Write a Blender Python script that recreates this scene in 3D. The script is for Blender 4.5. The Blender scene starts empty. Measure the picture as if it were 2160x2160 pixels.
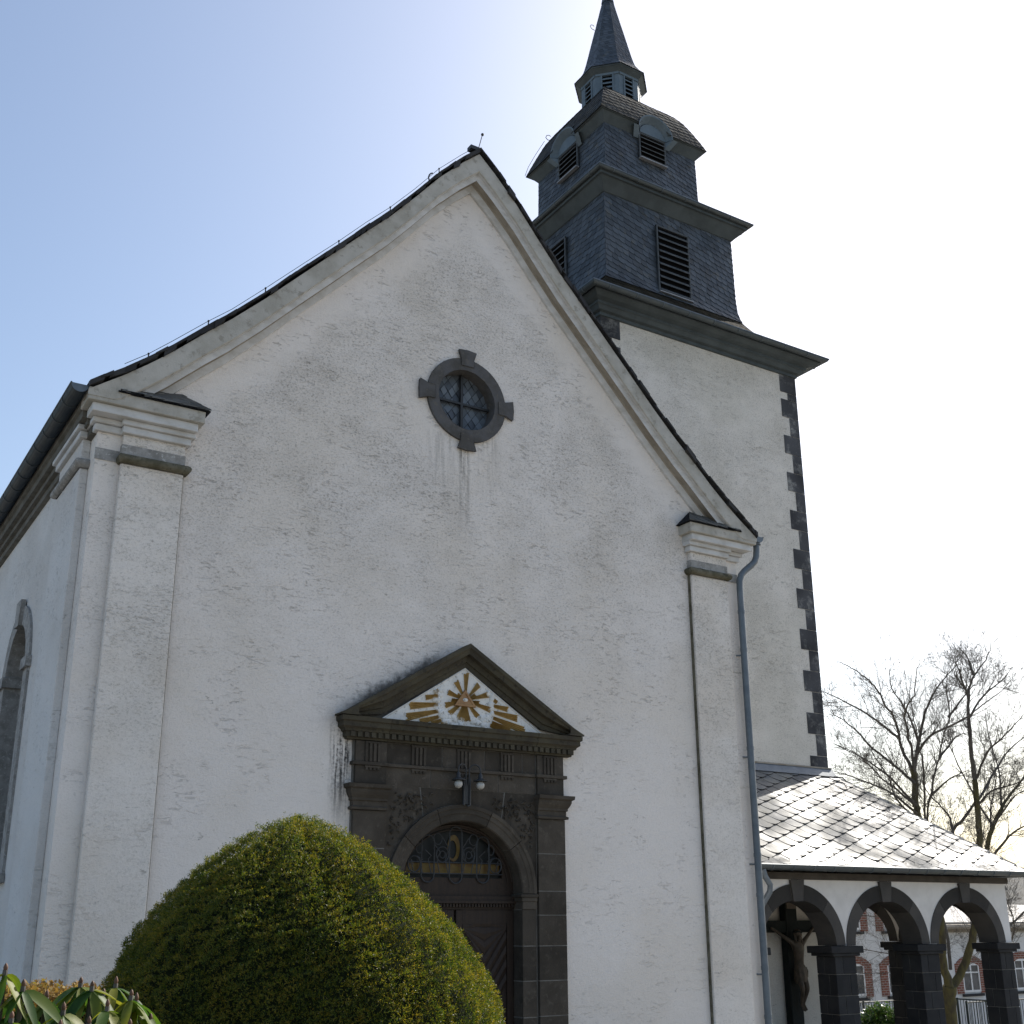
import bpy, bmesh, math, random
import numpy as np
from mathutils import Vector, Matrix
from mathutils.geometry import tessellate_polygon
random.seed(7); np.random.seed(7)
SC = bpy.context.scene; COL = SC.collection
rad = math.radians

# ------------------------------------------------------------ camera, sky, sun, exposure
CAMP = Vector((-8.67, -15.0, 1.65))
yaw, pitch, roll = rad(32.377), rad(17.497), rad(-0.2918)
fw = Vector((math.sin(yaw)*math.cos(pitch), math.cos(yaw)*math.cos(pitch), math.sin(pitch)))
rt = Vector((math.cos(yaw), -math.sin(yaw), 0.0)); up = rt.cross(fw)
rt2 = rt*math.cos(roll) + up*math.sin(roll); up2 = -rt*math.sin(roll) + up*math.cos(roll)
cam = bpy.data.cameras.new('camera'); camo = bpy.data.objects.new('camera', cam); COL.objects.link(camo)
M = Matrix((rt2, up2, -fw)).transposed().to_4x4(); M.translation = CAMP
camo.matrix_world = M
cam.sensor_fit = 'HORIZONTAL'; cam.sensor_width = 36.0; cam.lens = 2452.0/2160.0*36.0
cam.shift_y = (1177.2-1080.0)/2160.0
cam.clip_start = 0.1; cam.clip_end = 3000
SC.camera = camo

SUN_AZ, SUN_EL = rad(73), rad(39)          # azimuth from +Y towards +X
w = bpy.data.worlds.new('World'); SC.world = w; w.use_nodes = True
nt = w.node_tree; nt.nodes.clear()
sky = nt.nodes.new('ShaderNodeTexSky'); sky.sky_type = 'NISHITA'; sky.sun_disc = False
sky.sun_elevation = SUN_EL; sky.sun_rotation = SUN_AZ
sky.air_density = 1.0; sky.dust_density = 2.2; sky.ozone_density = 1.5; sky.altitude = 100
bg = nt.nodes.new('ShaderNodeBackground'); bg.inputs['Strength'].default_value = 0.10
wo = nt.nodes.new('ShaderNodeOutputWorld')
tint = nt.nodes.new('ShaderNodeMix'); tint.data_type = 'RGBA'; tint.blend_type = 'MULTIPLY'; tint.inputs[0].default_value = 1.0; tint.inputs[7].default_value = (1.0, .98, .94, 1)   # white balance
nt.links.new(sky.outputs[0], tint.inputs[6]); nt.links.new(tint.outputs[2], bg.inputs[0]); nt.links.new(bg.outputs[0], wo.inputs[0])
sl = bpy.data.lights.new('sun', 'SUN'); sl.energy = 3.2; sl.angle = rad(0.5); sl.color = (1.0, 0.95, 0.87)
so = bpy.data.objects.new('sun', sl); COL.objects.link(so)
sd = Vector((math.sin(SUN_AZ)*math.cos(SUN_EL), math.cos(SUN_AZ)*math.cos(SUN_EL), math.sin(SUN_EL)))
so.rotation_euler = sd.to_track_quat('Z', 'Y').to_euler(); so.location = (30, 10, 40)
SC.view_settings.view_transform = 'Standard'; SC.view_settings.look = 'None'
SC.view_settings.gamma = 1.0; SC.view_settings.exposure = 1.07
SC.cycles.max_bounces = 6; SC.cycles.caustics_reflective = False; SC.cycles.caustics_refractive = False

# ------------------------------------------------------------ material helpers
class NT:
    def __init__(s, name):
        s.m = bpy.data.materials.new(name); s.m.use_nodes = True
        s.t = s.m.node_tree; s.n = s.t.nodes; s.b = s.n['Principled BSDF']; s.out = s.n['Material Output']
        s._pos = None
    def put(s, sock, v):
        if hasattr(v, 'is_output'): s.t.links.new(v, sock)
        elif isinstance(v, tuple) and len(v) == 3 and sock.type == 'RGBA': sock.default_value = (*v, 1)
        else: sock.default_value = v
    def pos(s):
        if s._pos is None: s._pos = s.n.new('ShaderNodeNewGeometry')
        return s._pos.outputs['Position']
    def island(s):
        s.pos(); return s._pos.outputs['Random Per Island']
    def scale(s, v):
        x = s.n.new('ShaderNodeVectorMath'); x.operation = 'MULTIPLY'; s.put(x.inputs[0], s.pos()); x.inputs[1].default_value = v
        return x.outputs[0]
    def sep(s):
        x = s.n.new('ShaderNodeSeparateXYZ'); s.put(x.inputs[0], s.pos()); return x.outputs
    def noise(s, sc, detail=4, rough=.55, vec=None, dist=0):
        x = s.n.new('ShaderNodeTexNoise'); x.inputs['Scale'].default_value = sc
        x.inputs['Detail'].default_value = detail; x.inputs['Roughness'].default_value = rough
        x.inputs['Distortion'].default_value = dist
        s.put(x.inputs['Vector'], vec if vec is not None else s.pos()); return x.outputs['Fac']
    def math(s, op, a, b=None, clamp=False):
        x = s.n.new('ShaderNodeMath'); x.operation = op; x.use_clamp = clamp
        s.put(x.inputs[0], a)
        if b is not None: s.put(x.inputs[1], b)
        return x.outputs[0]
    def ramp(s, v, a, b, lo=0., hi=1.):
        x = s.n.new('ShaderNodeMapRange'); x.interpolation_type = 'SMOOTHSTEP'
        s.put(x.inputs['Value'], v); x.inputs['From Min'].default_value = a; x.inputs['From Max'].default_value = b
        x.inputs['To Min'].default_value = lo; x.inputs['To Max'].default_value = hi; return x.outputs[0]
    def mix(s, f, a, b):
        x = s.n.new('ShaderNodeMix'); x.data_type = 'RGBA'
        s.put(x.inputs[0], f); s.put(x.inputs[6], a); s.put(x.inputs[7], b); return x.outputs[2]
    def bump(s, h, strength=.3, dist=.02):
        x = s.n.new('ShaderNodeBump'); x.inputs['Strength'].default_value = strength; x.inputs['Distance'].default_value = dist
        s.put(x.inputs['Height'], h); s.t.links.new(x.outputs[0], s.b.inputs['Normal'])
    def set(s, col=None, rough=.8, spec=.3, metal=0.):
        if col is not None: s.put(s.b.inputs['Base Color'], col)
        s.put(s.b.inputs['Roughness'], rough); s.put(s.b.inputs['Specular IOR Level'], spec); s.put(s.b.inputs['Metallic'], metal)
        return s.m

def stucco(name, clean, dirt, gable=False, streaks=(), amount=1.0, warm=(.71,.65,.58)):
    k = NT(name)
    xs = k.sep(); x, y, z = xs[0], xs[1], xs[2]
    fine = k.noise(26, 3, .65, k.scale((1, 1, 1.5)), .6)
    fine2 = k.noise(60, 2, .6)
    blot = k.noise(.9, 5, .6)
    blot2 = k.noise(3.1, 4, .6, k.scale((.7, 1, 1.8)))
    lo = k.ramp(k.math('ADD', k.math('MULTIPLY', blot, .5), k.math('ADD', k.math('MULTIPLY', blot2, .2), k.math('MULTIPLY', fine, .3))), .36, .66)
    specks = k.math('ADD', k.math('MULTIPLY', k.ramp(fine, .52, .66), .55), k.math('MULTIPLY', k.ramp(k.noise(45, 2, .7), .56, .66), .45), True)
    if gable:
        ax = k.math('ABSOLUTE', x)
        d = k.math('SUBTRACT', k.math('SUBTRACT', 13.72, k.math('MULTIPLY', ax, 1.05)), z)
        d = k.math('ADD', d, k.math('MULTIPLY', k.math('SUBTRACT', blot2, .5), .7))
        edge = k.ramp(d, .45, 1.15)
        hgt = k.ramp(z, 2.5, 9.5, .14, 1.0)
        base = k.math('MULTIPLY', edge, hgt)
        # washed clean ring below and around the round window
        dx = k.math('ADD', x, .03); dz = k.math('SUBTRACT', z, 9.5)
        r = k.math('SQRT', k.math('ADD', k.math('MULTIPLY', dx, dx), k.math('MULTIPLY', dz, dz)))
        base = k.math('MULTIPLY', base, k.ramp(r, .75, 1.5, .35, 1.0))
    else:
        base = k.ramp(z, 1.5, 8.0, .35, .8)
    fac = k.math('MULTIPLY', base, k.math('ADD', k.math('MULTIPLY', specks, k.ramp(lo, 0, 1, .50, 1.0)), k.math('MULTIPLY', lo, .42)), True)
    fac = k.math('MULTIPLY', fac, amount)
    col = k.mix(k.ramp(k.noise(.5, 3), .4, .65, 0, .55), clean, warm)
    col = k.mix(k.math('MULTIPLY', k.ramp(fine2, .4, .7), .10), col, (.35, .33, .30))
    col = k.mix(fac, col, dirt)
    # sparse hairline cracks / flaked pits
    n3 = k.noise(11, 7, .70, k.scale((.55, .8, 1.8)), 1.2); zone = k.ramp(k.noise(1.25, 4, .6, k.scale((.8, 1, 1.1))), .44, .60)
    fk = k.math('MULTIPLY', k.math('MULTIPLY', k.ramp(n3, .56, .63), zone), k.ramp(z, 1.5, 7.0, .45, 1.0))
    col = k.mix(k.math('MULTIPLY', fk, .46 if gable else .36), col, (.25, .235, .205))
    v = k.n.new('ShaderNodeTexNoise'); v.inputs['Scale'].default_value = 2.3; v.inputs['Detail'].default_value = 7
    k.put(v.inputs['Vector'], k.scale((.55, 1, 2.2)))
    cr = k.ramp(k.math('ABSOLUTE', k.math('SUBTRACT', v.outputs['Fac'], .5)), .0, .012, 1, 0)
    cr = k.math('MULTIPLY', cr, k.ramp(k.noise(1.7, 3), .52, .62))
    cr = k.math('MULTIPLY', cr, k.ramp(k.noise(14, 2), .5, .6))
    col = k.mix(k.math('MULTIPLY', cr, .55), col, (.16, .15, .13))
    for (cx, hw, z0, z1, str_, dark) in streaks:   # run-off streaks of black algae
        n = k.noise(9, 3, .6, k.scale((2.2, 1, .12)))
        n2 = k.noise(22, 3, .7)
        band = k.ramp(k.math('ABSOLUTE', k.math('SUBTRACT', x, cx)), hw*.25, hw, 1, 0)
        top = k.ramp(z, z0, z1, 0, 1); cut = k.ramp(z, z1, z1+.08, 1, 0)
        f = k.math('MULTIPLY', k.math('MULTIPLY', band, top), cut)
        f = k.math('MULTIPLY', f, k.ramp(k.math('ADD', k.math('MULTIPLY', n, .7), k.math('MULTIPLY', n2, .3)), .42, .62))
        col = k.mix(k.math('MULTIPLY', f, str_), col, dark)
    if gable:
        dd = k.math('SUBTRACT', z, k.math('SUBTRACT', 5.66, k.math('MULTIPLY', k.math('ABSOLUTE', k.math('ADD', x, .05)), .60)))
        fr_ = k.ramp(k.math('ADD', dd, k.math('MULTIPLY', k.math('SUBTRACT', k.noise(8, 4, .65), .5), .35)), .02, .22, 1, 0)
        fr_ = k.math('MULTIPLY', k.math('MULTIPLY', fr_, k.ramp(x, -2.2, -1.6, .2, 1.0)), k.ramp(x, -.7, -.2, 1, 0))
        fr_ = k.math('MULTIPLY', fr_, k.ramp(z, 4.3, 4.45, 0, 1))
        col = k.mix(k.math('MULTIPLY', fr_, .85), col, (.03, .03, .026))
    h = k.math('ADD', k.math('MULTIPLY', fine, .7), k.math('MULTIPLY', fine2, .35))
    h = k.math('SUBTRACT', k.math('ADD', h, k.math('MULTIPLY', k.noise(7, 3), .8)), k.math('MULTIPLY', fk, .9))
    k.bump(h, .55, .025)
    return k.set(col, .92, .15)

def simple(name, c1, c2, sc=4, rough=.8, spec=.3, metal=0, bump=.2, bsc=30, island=0., c3=None, stretch=(1,1,1)):
    k = NT(name)
    n = k.noise(sc, 5, .6, k.scale(stretch)); col = k.mix(k.ramp(n, .35, .68), c1, c2)
    if c3: col = k.mix(k.ramp(k.noise(sc*3.3, 4, .65), .55, .68, 0, .85), col, c3)
    if island:
        hv = k.n.new('ShaderNodeHueSaturation'); k.put(hv.inputs['Value'], k.ramp(k.island(), 0, 1, 1-island, 1+island)); k.put(hv.inputs['Color'], col); col = hv.outputs[0]
    if bump: k.bump(k.noise(bsc, 4, .6), bump, .01)
    return k.set(col, rough, spec, metal)

MT = {}
MT['facade'] = stucco('lime_render_facade', (.79,.745,.71), (.33,.305,.27), True,
    streaks=((-.05,.16,7.2,8.95,.8,(.13,.125,.11)), (-.45,.4,7.4,9.1,.35,(.2,.19,.17)), (.4,.35,7.6,9.2,.35,(.2,.19,.17)), (-1.99,.24,2.6,4.36,1.35,(.02,.02,.018)), (-2.0,.14,3.0,4.36,1.2,(.015,.015,.013))))
MT['side'] = stucco('lime_render_side', (.69,.68,.67), (.34,.34,.33), False, amount=.5, warm=(.58,.55,.52))
MT['pilaster'] = stucco('lime_render_pilaster', (.77,.73,.69), (.28,.26,.225), False, amount=1.0, warm=(.68,.61,.53))
MT['tower'] = stucco('lime_render_tower', (.76,.72,.665), (.32,.30,.26), False, amount=1.0, warm=(.62,.59,.52))
MT['porch'] = simple('porch_white_render', (.72,.70,.68), (.63,.61,.59), 2, .9, .2, bump=.3, bsc=45)
MT['trim'] = simple('weathered_cornice_render', (.47,.455,.42), (.36,.345,.305), 2.4, .9, .2, bump=.5, bsc=35, c3=(.29,.275,.24))
MT['trim_light'] = simple('pale_cornice_paint', (.58,.585,.59), (.46,.455,.44), 3, .85, .2, bump=.3, bsc=40, stretch=(1,1,2))
MT['trim_brown'] = simple('brown_soffit_shade', (.33,.30,.255), (.24,.21,.17), 3, .9, .2, bump=.3)  # brown puts the shade under the raking cornice into the colour
MT['trim_dark'] = simple('dark_stained_eaves', (.15,.145,.13), (.10,.095,.08), 3, .9, .2, bump=.3)
MT['moss_stone'] = simple('mossy_moulding_stone', (.16,.15,.115), (.085,.08,.055), 6, .95, .1, bump=.6, bsc=40, c3=(.05,.045,.035))
MT['grey_block'] = simple('grey_bare_render', (.33,.325,.315), (.22,.215,.205), 7, .95, .1, bump=.4, c3=(.5,.5,.49))
MT['basalt'] = simple('dark_basalt', (.068,.058,.047), (.046,.039,.031), 3, .85, .25, bump=.5, bsc=60, island=.28, c3=(.085,.074,.060))
MT['basalt_green'] = simple('weathered_basalt_cornice', (.054,.047,.036), (.075,.067,.046), 3.5, .9, .2, bump=.6, bsc=50, island=.12, c3=(.035,.032,.025))
MT['basalt_arch'] = simple('grey_brown_arch_stone', (.058,.054,.050), (.044,.042,.041), 2, .85, .25, bump=.45, bsc=60, island=.35)
MT['basalt_blue'] = simple('blue_basalt', (.022,.023,.026), (.032,.033,.035), 3, .85, .25, bump=.45, bsc=60, island=.2)
MT['joint'] = simple('mortar_joint', (.175,.168,.155), (.115,.11,.10), 5, .95, .1, bump=0)
k = NT('quoin_stone'); n = k.noise(3.2, 5, .7, dist=.4); n2 = k.noise(28, 3, .6)
col = k.mix(k.ramp(n, .48, .74), (.055,.057,.063), (.27,.27,.26)); col = k.mix(k.ramp(n2, .42, .7, 0, .5), col, (.075,.075,.08)); hv = k.n.new('ShaderNodeHueSaturation'); k.put(hv.inputs['Value'], k.ramp(k.noise(1.1, 1), .3, .7, .6, 1.35)); k.put(hv.inputs['Color'], col); col = hv.outputs[0]
k.bump(n2, .4, .01); MT['quoin'] = k.set(col, .85, .25)
MT['slate_ledge'] = simple('worn_grey_ledge_slate', (.12,.12,.115), (.085,.085,.08), 2.5, .8, .2, bump=.3, island=.25)
MT['slate_moss'] = simple('mossy_skirt_slate', (.026,.022,.014), (.018,.017,.013), 2.2, .9, .08, bump=.3, island=.3)
MT['slate_wall'] = simple('blue_grey_slate', (.048,.061,.078), (.062,.074,.090), 1.2, .55, .35, bump=.15, bsc=35, island=.3, c3=(.072,.075,.074))
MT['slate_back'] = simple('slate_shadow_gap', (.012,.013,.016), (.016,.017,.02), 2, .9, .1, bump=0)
MT['slate_roof'] = simple('lichened_roof_slate', (.050,.050,.046), (.036,.041,.046), 1.6, .8, .15, bump=.2, bsc=30, island=.35, c3=(.062,.057,.040))
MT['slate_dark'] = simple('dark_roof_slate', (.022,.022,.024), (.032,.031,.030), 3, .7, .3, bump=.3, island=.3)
MT['slate_porch'] = simple('pale_porch_slate', (.13,.135,.14), (.19,.185,.165), 1.1, .42, .5, bump=.08, bsc=14, island=.15, c3=(.09,.09,.075))
k = MT['slate_porch'].node_tree; b_ = k.nodes['Principled BSDF']; nz_ = k.nodes.new('ShaderNodeTexNoise'); nz_.inputs['Scale'].default_value = .9; nz_.inputs['Detail'].default_value = 5; ge_ = k.nodes.new('ShaderNodeNewGeometry'); mr_ = k.nodes.new('ShaderNodeMapRange'); mr_.inputs['From Min'].default_value = .38; mr_.inputs['From Max'].default_value = .66; mr_.inputs['To Min'].default_value = .46; mr_.inputs['To Max'].default_value = .80; b_.inputs['Specular IOR Level'].default_value = .38
k.links.new(ge_.outputs['Position'], nz_.inputs['Vector']); k.links.new(nz_.outputs['Fac'], mr_.inputs['Value']); k.links.new(mr_.outputs[0], b_.inputs['Roughness'])
MT['zinc'] = simple('weathered_zinc', (.105,.130,.155), (.14,.165,.19), 5, .5, .45, .25, bump=.05)
MT['zinc_dark'] = simple('dark_zinc_gutter', (.060,.075,.085), (.080,.095,.10), 4, .5, .5, .25, bump=.08)
MT['wood_green'] = simple('grey_green_boarding', (.075,.092,.100), (.055,.068,.074), 2, .7, .3, bump=.12, bsc=25)
MT['wood_blue'] = simple('blue_grey_boarding', (.125,.165,.20), (.10,.135,.165), 3, .6, .3, bump=.1, bsc=20)
MT['louvre'] = simple('louvre_board', (.085,.095,.105), (.06,.068,.075), 3, .65, .3, bump=.1)
MT['void'] = simple('dark_interior', (.006,.006,.007), (.008,.008,.009), 2, .95, .05, bump=0)
MT['sill'] = simple('pale_lead_sill', (.30,.31,.33), (.24,.25,.27), 3, .5, .4, bump=.05)
MT['iron'] = simple('black_iron', (.022,.024,.026), (.03,.031,.032), 8, .5, .4, bump=.05)
MT['iron_grey'] = simple('grey_iron', (.035,.038,.042), (.03,.031,.033), 8, .5, .4, bump=.05)
MT['door'] = simple('dark_oak', (.030,.019,.013), (.020,.013,.010), 3, .6, .3, bump=.3, bsc=22, stretch=(6,6,.6))
k = NT('fanlight_glass'); MT['glass_dark'] = k.set(k.mix(k.noise(6,2), (.008,.010,.011), (.018,.021,.021)), .45, .2)
MT['glass_amber'] = simple('amber_stained_glass', (.125,.085,.018), (.09,.048,.012), 9, .4, .3, bump=0)
k = NT('leaded_panes'); MT['pane'] = k.set(k.mix(k.ramp(k.island(), .1, .9), (.06,.072,.088), (.125,.15,.18)), .35, .4)
MT['lead'] = simple('lead_came', (.035,.038,.043), (.045,.047,.052), 5, .6, .3, bump=0)
MT['white_relief'] = simple('white_painted_relief', (.74,.74,.73), (.62,.62,.60), 5, .8, .3, bump=.5, bsc=18, c3=(.30,.30,.29))
MT['gold'] = simple('ochre_gold_ray', (.46,.31,.115), (.33,.21,.07), 7, .55, .4, .1, bump=.35, bsc=30, stretch=(1,1,1))
MT['copper_red'] = simple('red_gold_triangle', (.34,.20,.09), (.26,.14,.06), 8, .55, .4, bump=.2)
k = NT('opal_globe'); MT['globe'] = k.set((.42,.42,.41), .3, .5)
MT['bronze'] = simple('dark_bronze_figure', (.11,.085,.062), (.06,.048,.036), 6, .55, .4, .2, bump=.15)
MT['cross_wood'] = simple('dark_green_cross_wood', (.012,.017,.017), (.018,.022,.021), 5, .7, .2, bump=.2)
MT['plaque'] = simple('brown_plaque', (.16,.13,.10), (.12,.10,.08), 6, .6, .3, bump=0)
MT['bark'] = simple('grey_bark', (.13,.12,.108), (.085,.078,.07), 6, .9, .15, bump=.6, bsc=25, stretch=(3,3,.8))
MT['bark_moss'] = simple('mossy_bark', (.115,.105,.05), (.07,.062,.045), 4, .95, .1, bump=.6, bsc=22, stretch=(2,2,.7))
MT['house_wall'] = simple('white_house_render', (.66,.66,.66), (.60,.60,.60), 1, .9, .2, bump=.05)
MT['house_wall2'] = simple('cream_house_render', (.56,.54,.50), (.48,.46,.42), 1, .9, .2, bump=.05)
k = NT('red_brick'); br = k.n.new('ShaderNodeTexBrick'); br.inputs['Scale'].default_value = 1
k.put(br.inputs['Vector'], k.scale((1,1,1))); 
cx = k.n.new('ShaderNodeCombineXYZ'); ss = k.sep(); k.put(cx.inputs[0], ss[0]); k.put(cx.inputs[1], ss[2]); k.put(br.inputs['Vector'], cx.outputs[0])
br.inputs['Brick Width'].default_value = .22; br.inputs['Row Height'].default_value = .08; br.inputs['Mortar Size'].default_value = .012
br.inputs['Color1'].default_value = (.23,.075,.05,1); br.inputs['Color2'].default_value = (.17,.06,.042,1); br.inputs['Mortar'].default_value = (.32,.27,.24,1)
MT['brick'] = k.set(br.outputs['Color'], .9, .2)
MT['house_roof'] = simple('grey_tile_roof', (.10,.10,.10), (.14,.14,.135), 2, .5, .4, bump=.2, bsc=8)
MT['house_pane'] = simple('house_window_pane', (.03,.04,.05), (.09,.10,.115), 2.2, .15, .5, bump=0)
MT['white_frame'] = simple('white_window_frame', (.72,.73,.74), (.68,.68,.69), 3, .5, .4, bump=0)
MT['fence'] = simple('dark_green_railing', (.018,.03,.028), (.025,.035,.032), 5, .5, .4, bump=0)
k = NT('garden_ground'); col = k.mix(k.ramp(k.noise(.7,5,.6), .4, .6), (.24,.225,.195), (.31,.285,.245)); col = k.mix(k.math('MULTIPLY', k.ramp(k.noise(14,4,.7), .4, .7), .5), col, (.19,.18,.15))
k.bump(k.noise(25,4,.7), .6, .03); MT['ground'] = k.set(col, .95, .1)

def leafmat(name, cols, trans, rough=.5, spec=.3, clump=3.0, tcol=None):
    k = NT(name); f = k.math('ADD', k.math('MULTIPLY', k.noise(clump, 3, .6), .75), k.math('MULTIPLY', k.island(), .45))
    r = k.n.new('ShaderNodeValToRGB'); k.put(r.inputs[0], f); el = r.color_ramp.elements
    el[0].position = .30; el[0].color = (*cols[0], 1); el[1].position = .86; el[1].color = (*cols[-1], 1)
    for i, c in enumerate(cols[1:-1]):
        e = el.new(.30 + .56*(i+1)/(len(cols)-1)); e.color = (*c, 1)
    k.set(r.outputs[0], rough, spec)
    tr = k.n.new('ShaderNodeBsdfTranslucent'); ms = k.n.new('ShaderNodeMixShader')
    hv = k.n.new('ShaderNodeHueSaturation'); hv.inputs['Value'].default_value = 1.6; hv.inputs['Saturation'].default_value = 1.1; k.put(hv.inputs['Color'], r.outputs[0])
    k.t.links.new(hv.outputs[0], tr.inputs[0]); ms.inputs[0].default_value = trans
    k.t.links.new(k.b.outputs[0], ms.inputs[1]); k.t.links.new(tr.outputs[0], ms.inputs[2]); k.t.links.new(ms.outputs[0], k.out.inputs['Surface'])
    return k.m
MT['yew'] = leafmat('yew_needles', [(.024,.044,.009), (.052,.080,.012), (.125,.130,.018), (.225,.175,.03)], .38, .5, .3, 9.0)
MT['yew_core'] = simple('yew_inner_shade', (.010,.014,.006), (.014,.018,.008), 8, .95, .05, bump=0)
MT['rhodo'] = leafmat('rhododendron_leaf', [(.022,.060,.014), (.045,.095,.018), (.10,.135,.020), (.19,.19,.03)], .38, .48, .22, 6.0)
MT['bud'] = simple('brown_bud', (.13,.065,.04), (.09,.05,.03), 30, .6, .3, bump=0)
MT['hedge'] = leafmat('dry_hedge_leaf', [(.16,.095,.03), (.24,.15,.05), (.20,.17,.04)], .35, .6, .2, 5.0)
MT['shrub'] = leafmat('laurel_leaf', [(.02,.06,.015), (.05,.10,.02), (.09,.13,.03)], .3, .3, .5, 4.0)

# ------------------------------------------------------------ mesh builder
class MB:
    def __init__(s): s.v = []; s.f = []; s.mi = []
    def add(s, vs, fs, m=0):
        o = len(s.v); s.v.extend(tuple(p) for p in vs)
        for f in fs: s.f.append(tuple(i+o for i in f)); s.mi.append(m)
    def box(s, x0, x1, y0, y1, z0, z1, m=0):
        s.add([(x0,y0,z0),(x1,y0,z0),(x1,y1,z0),(x0,y1,z0),(x0,y0,z1),(x1,y0,z1),(x1,y1,z1),(x0,y1,z1)],
              [(0,3,2,1),(4,5,6,7),(0,1,5,4),(1,2,6,5),(2,3,7,6),(3,0,4,7)], m)
    def plate(s, outer, holes, P, d0, d1, m=0, back=True):
        loops = [outer]+list(holes); flat = [q for l in loops for q in l]
        tris = tessellate_polygon([[Vector((a, b, 0)) for a, b in l] for l in loops]); n = len(flat)
        vs = [P(a, b, d0) for a, b in flat]+[P(a, b, d1) for a, b in flat]; fs = [tuple(t) for t in tris]
        if back: fs += [tuple(i+n for i in t[::-1]) for t in tris]
        o = 0
        for l in loops:
            for i in range(len(l)):
                j = (i+1) % len(l); fs.append((o+i, o+j, o+j+n, o+i+n))
            o += len(l)
        s.add(vs, fs, m)
    def grid(s, rows, m=0, cu=False, cv=False):
        nr, nc = len(rows), len(rows[0]); fs = []
        for i in range(nr if cv else nr-1):
            for j in range(nc if cu else nc-1):
                a, b = i, (i+1) % nr; c, d = j, (j+1) % nc
                fs.append((a*nc+c, a*nc+d, b*nc+d, b*nc+c))
        s.add([p for r in rows for p in r], fs, m)
    def tube(s, pts, rs, n=8, m=0, cap=True):
        pts = [Vector(p) for p in pts]
        if not hasattr(rs, '__len__'): rs = [rs]*len(pts)
        rows = []; ref = None
        for i, p in enumerate(pts):
            t = (pts[min(i+1, len(pts)-1)]-pts[max(i-1, 0)])
            if t.length < 1e-9: t = Vector((0,0,1))
            t.normalize()
            if ref is None: ref = t.orthogonal().normalized()
            a = ref-t*ref.dot(t)
            a = a.normalized() if a.length > 1e-6 else t.orthogonal().normalized()
            ref = a; b = t.cross(a)
            rows.append([p+(a*math.cos(2*math.pi*j/n)+b*math.sin(2*math.pi*j/n))*rs[i] for j in range(n)])
        s.grid(rows, m, cu=True)
        if cap and n > 3:
            s.add(rows[0], [tuple(range(n))[::-1]], m); s.add(rows[-1], [tuple(range(n))], m)
    def lathe(s, prof, c, n=16, m=0, phase=0):
        s.grid([[(c[0]+r*math.cos(phase+2*math.pi*j/n), c[1]+r*math.sin(phase+2*math.pi*j/n), c[2]+z) for j in range(n)] for r, z in prof], m, cu=True)
    def ball(s, c, r, n=10, m=0, sz=(1,1,1)):
        rows = [[(c[0]+sz[0]*r*math.sin(math.pi*i/n)*math.cos(2*math.pi*j/(2*n)), c[1]+sz[1]*r*math.sin(math.pi*i/n)*math.sin(2*math.pi*j/(2*n)), c[2]+sz[2]*r*math.cos(math.pi*i/n)) for j in range(2*n)] for i in range(n+1)]
        s.grid(rows, m, cu=True)
    def build(s, name, mats, parent=None, smooth=False, bevel=0, base=None):
        if not isinstance(mats, (list, tuple)): mats = [mats]
        L = Vector(base) if base is not None else (parent_base(parent) if parent else Vector((0,0,0)))
        me = bpy.data.meshes.new(name); v = np.array(s.v, dtype=np.float64)-np.array(L)
        me.from_pydata(v.tolist(), [], s.f); me.update()
        for m in mats: me.materials.append(MT[m] if isinstance(m, str) else m)
        if len(mats) > 1: me.polygons.foreach_set('material_index', s.mi)
        if smooth: me.polygons.foreach_set('use_smooth', [True]*len(s.f))
        o = bpy.data.objects.new(name, me); COL.objects.link(o)
        if parent: o.parent = parent
        else: o.location = L
        if bevel:
            b = o.modifiers.new('edge', 'BEVEL'); b.width = bevel; b.segments = 2; b.limit_method = 'ANGLE'; b.angle_limit = rad(40)
        return o
def parent_base(p):
    l = Vector((0,0,0))
    while p: l += p.location; p = p.parent
    return l
def tag(o, label, cat, group=None):
    o['label'] = label; o['category'] = cat
    if group: o['group'] = group
    return o
def thing(name, loc, label, cat, group=None):
    o = bpy.data.objects.new(name, None); o.empty_display_size = .3; COL.objects.link(o); o.location = loc
    return tag(o, label, cat, group)
PF = lambda a, b, d: (a, d, b)              # facade-parallel plates: (x, z) with depth along y
PS = lambda a, b, d: (d, a, b)              # side plates: (y, z) with depth along x
def arc(cx, cz, rx, rz, a0, a1, n):
    return [(cx+rx*math.cos(a0+(a1-a0)*i/n), cz+rz*math.sin(a0+(a1-a0)*i/n)) for i in range(n+1)]
GZ = -1.0                                   # level of the churchyard round the church

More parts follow.
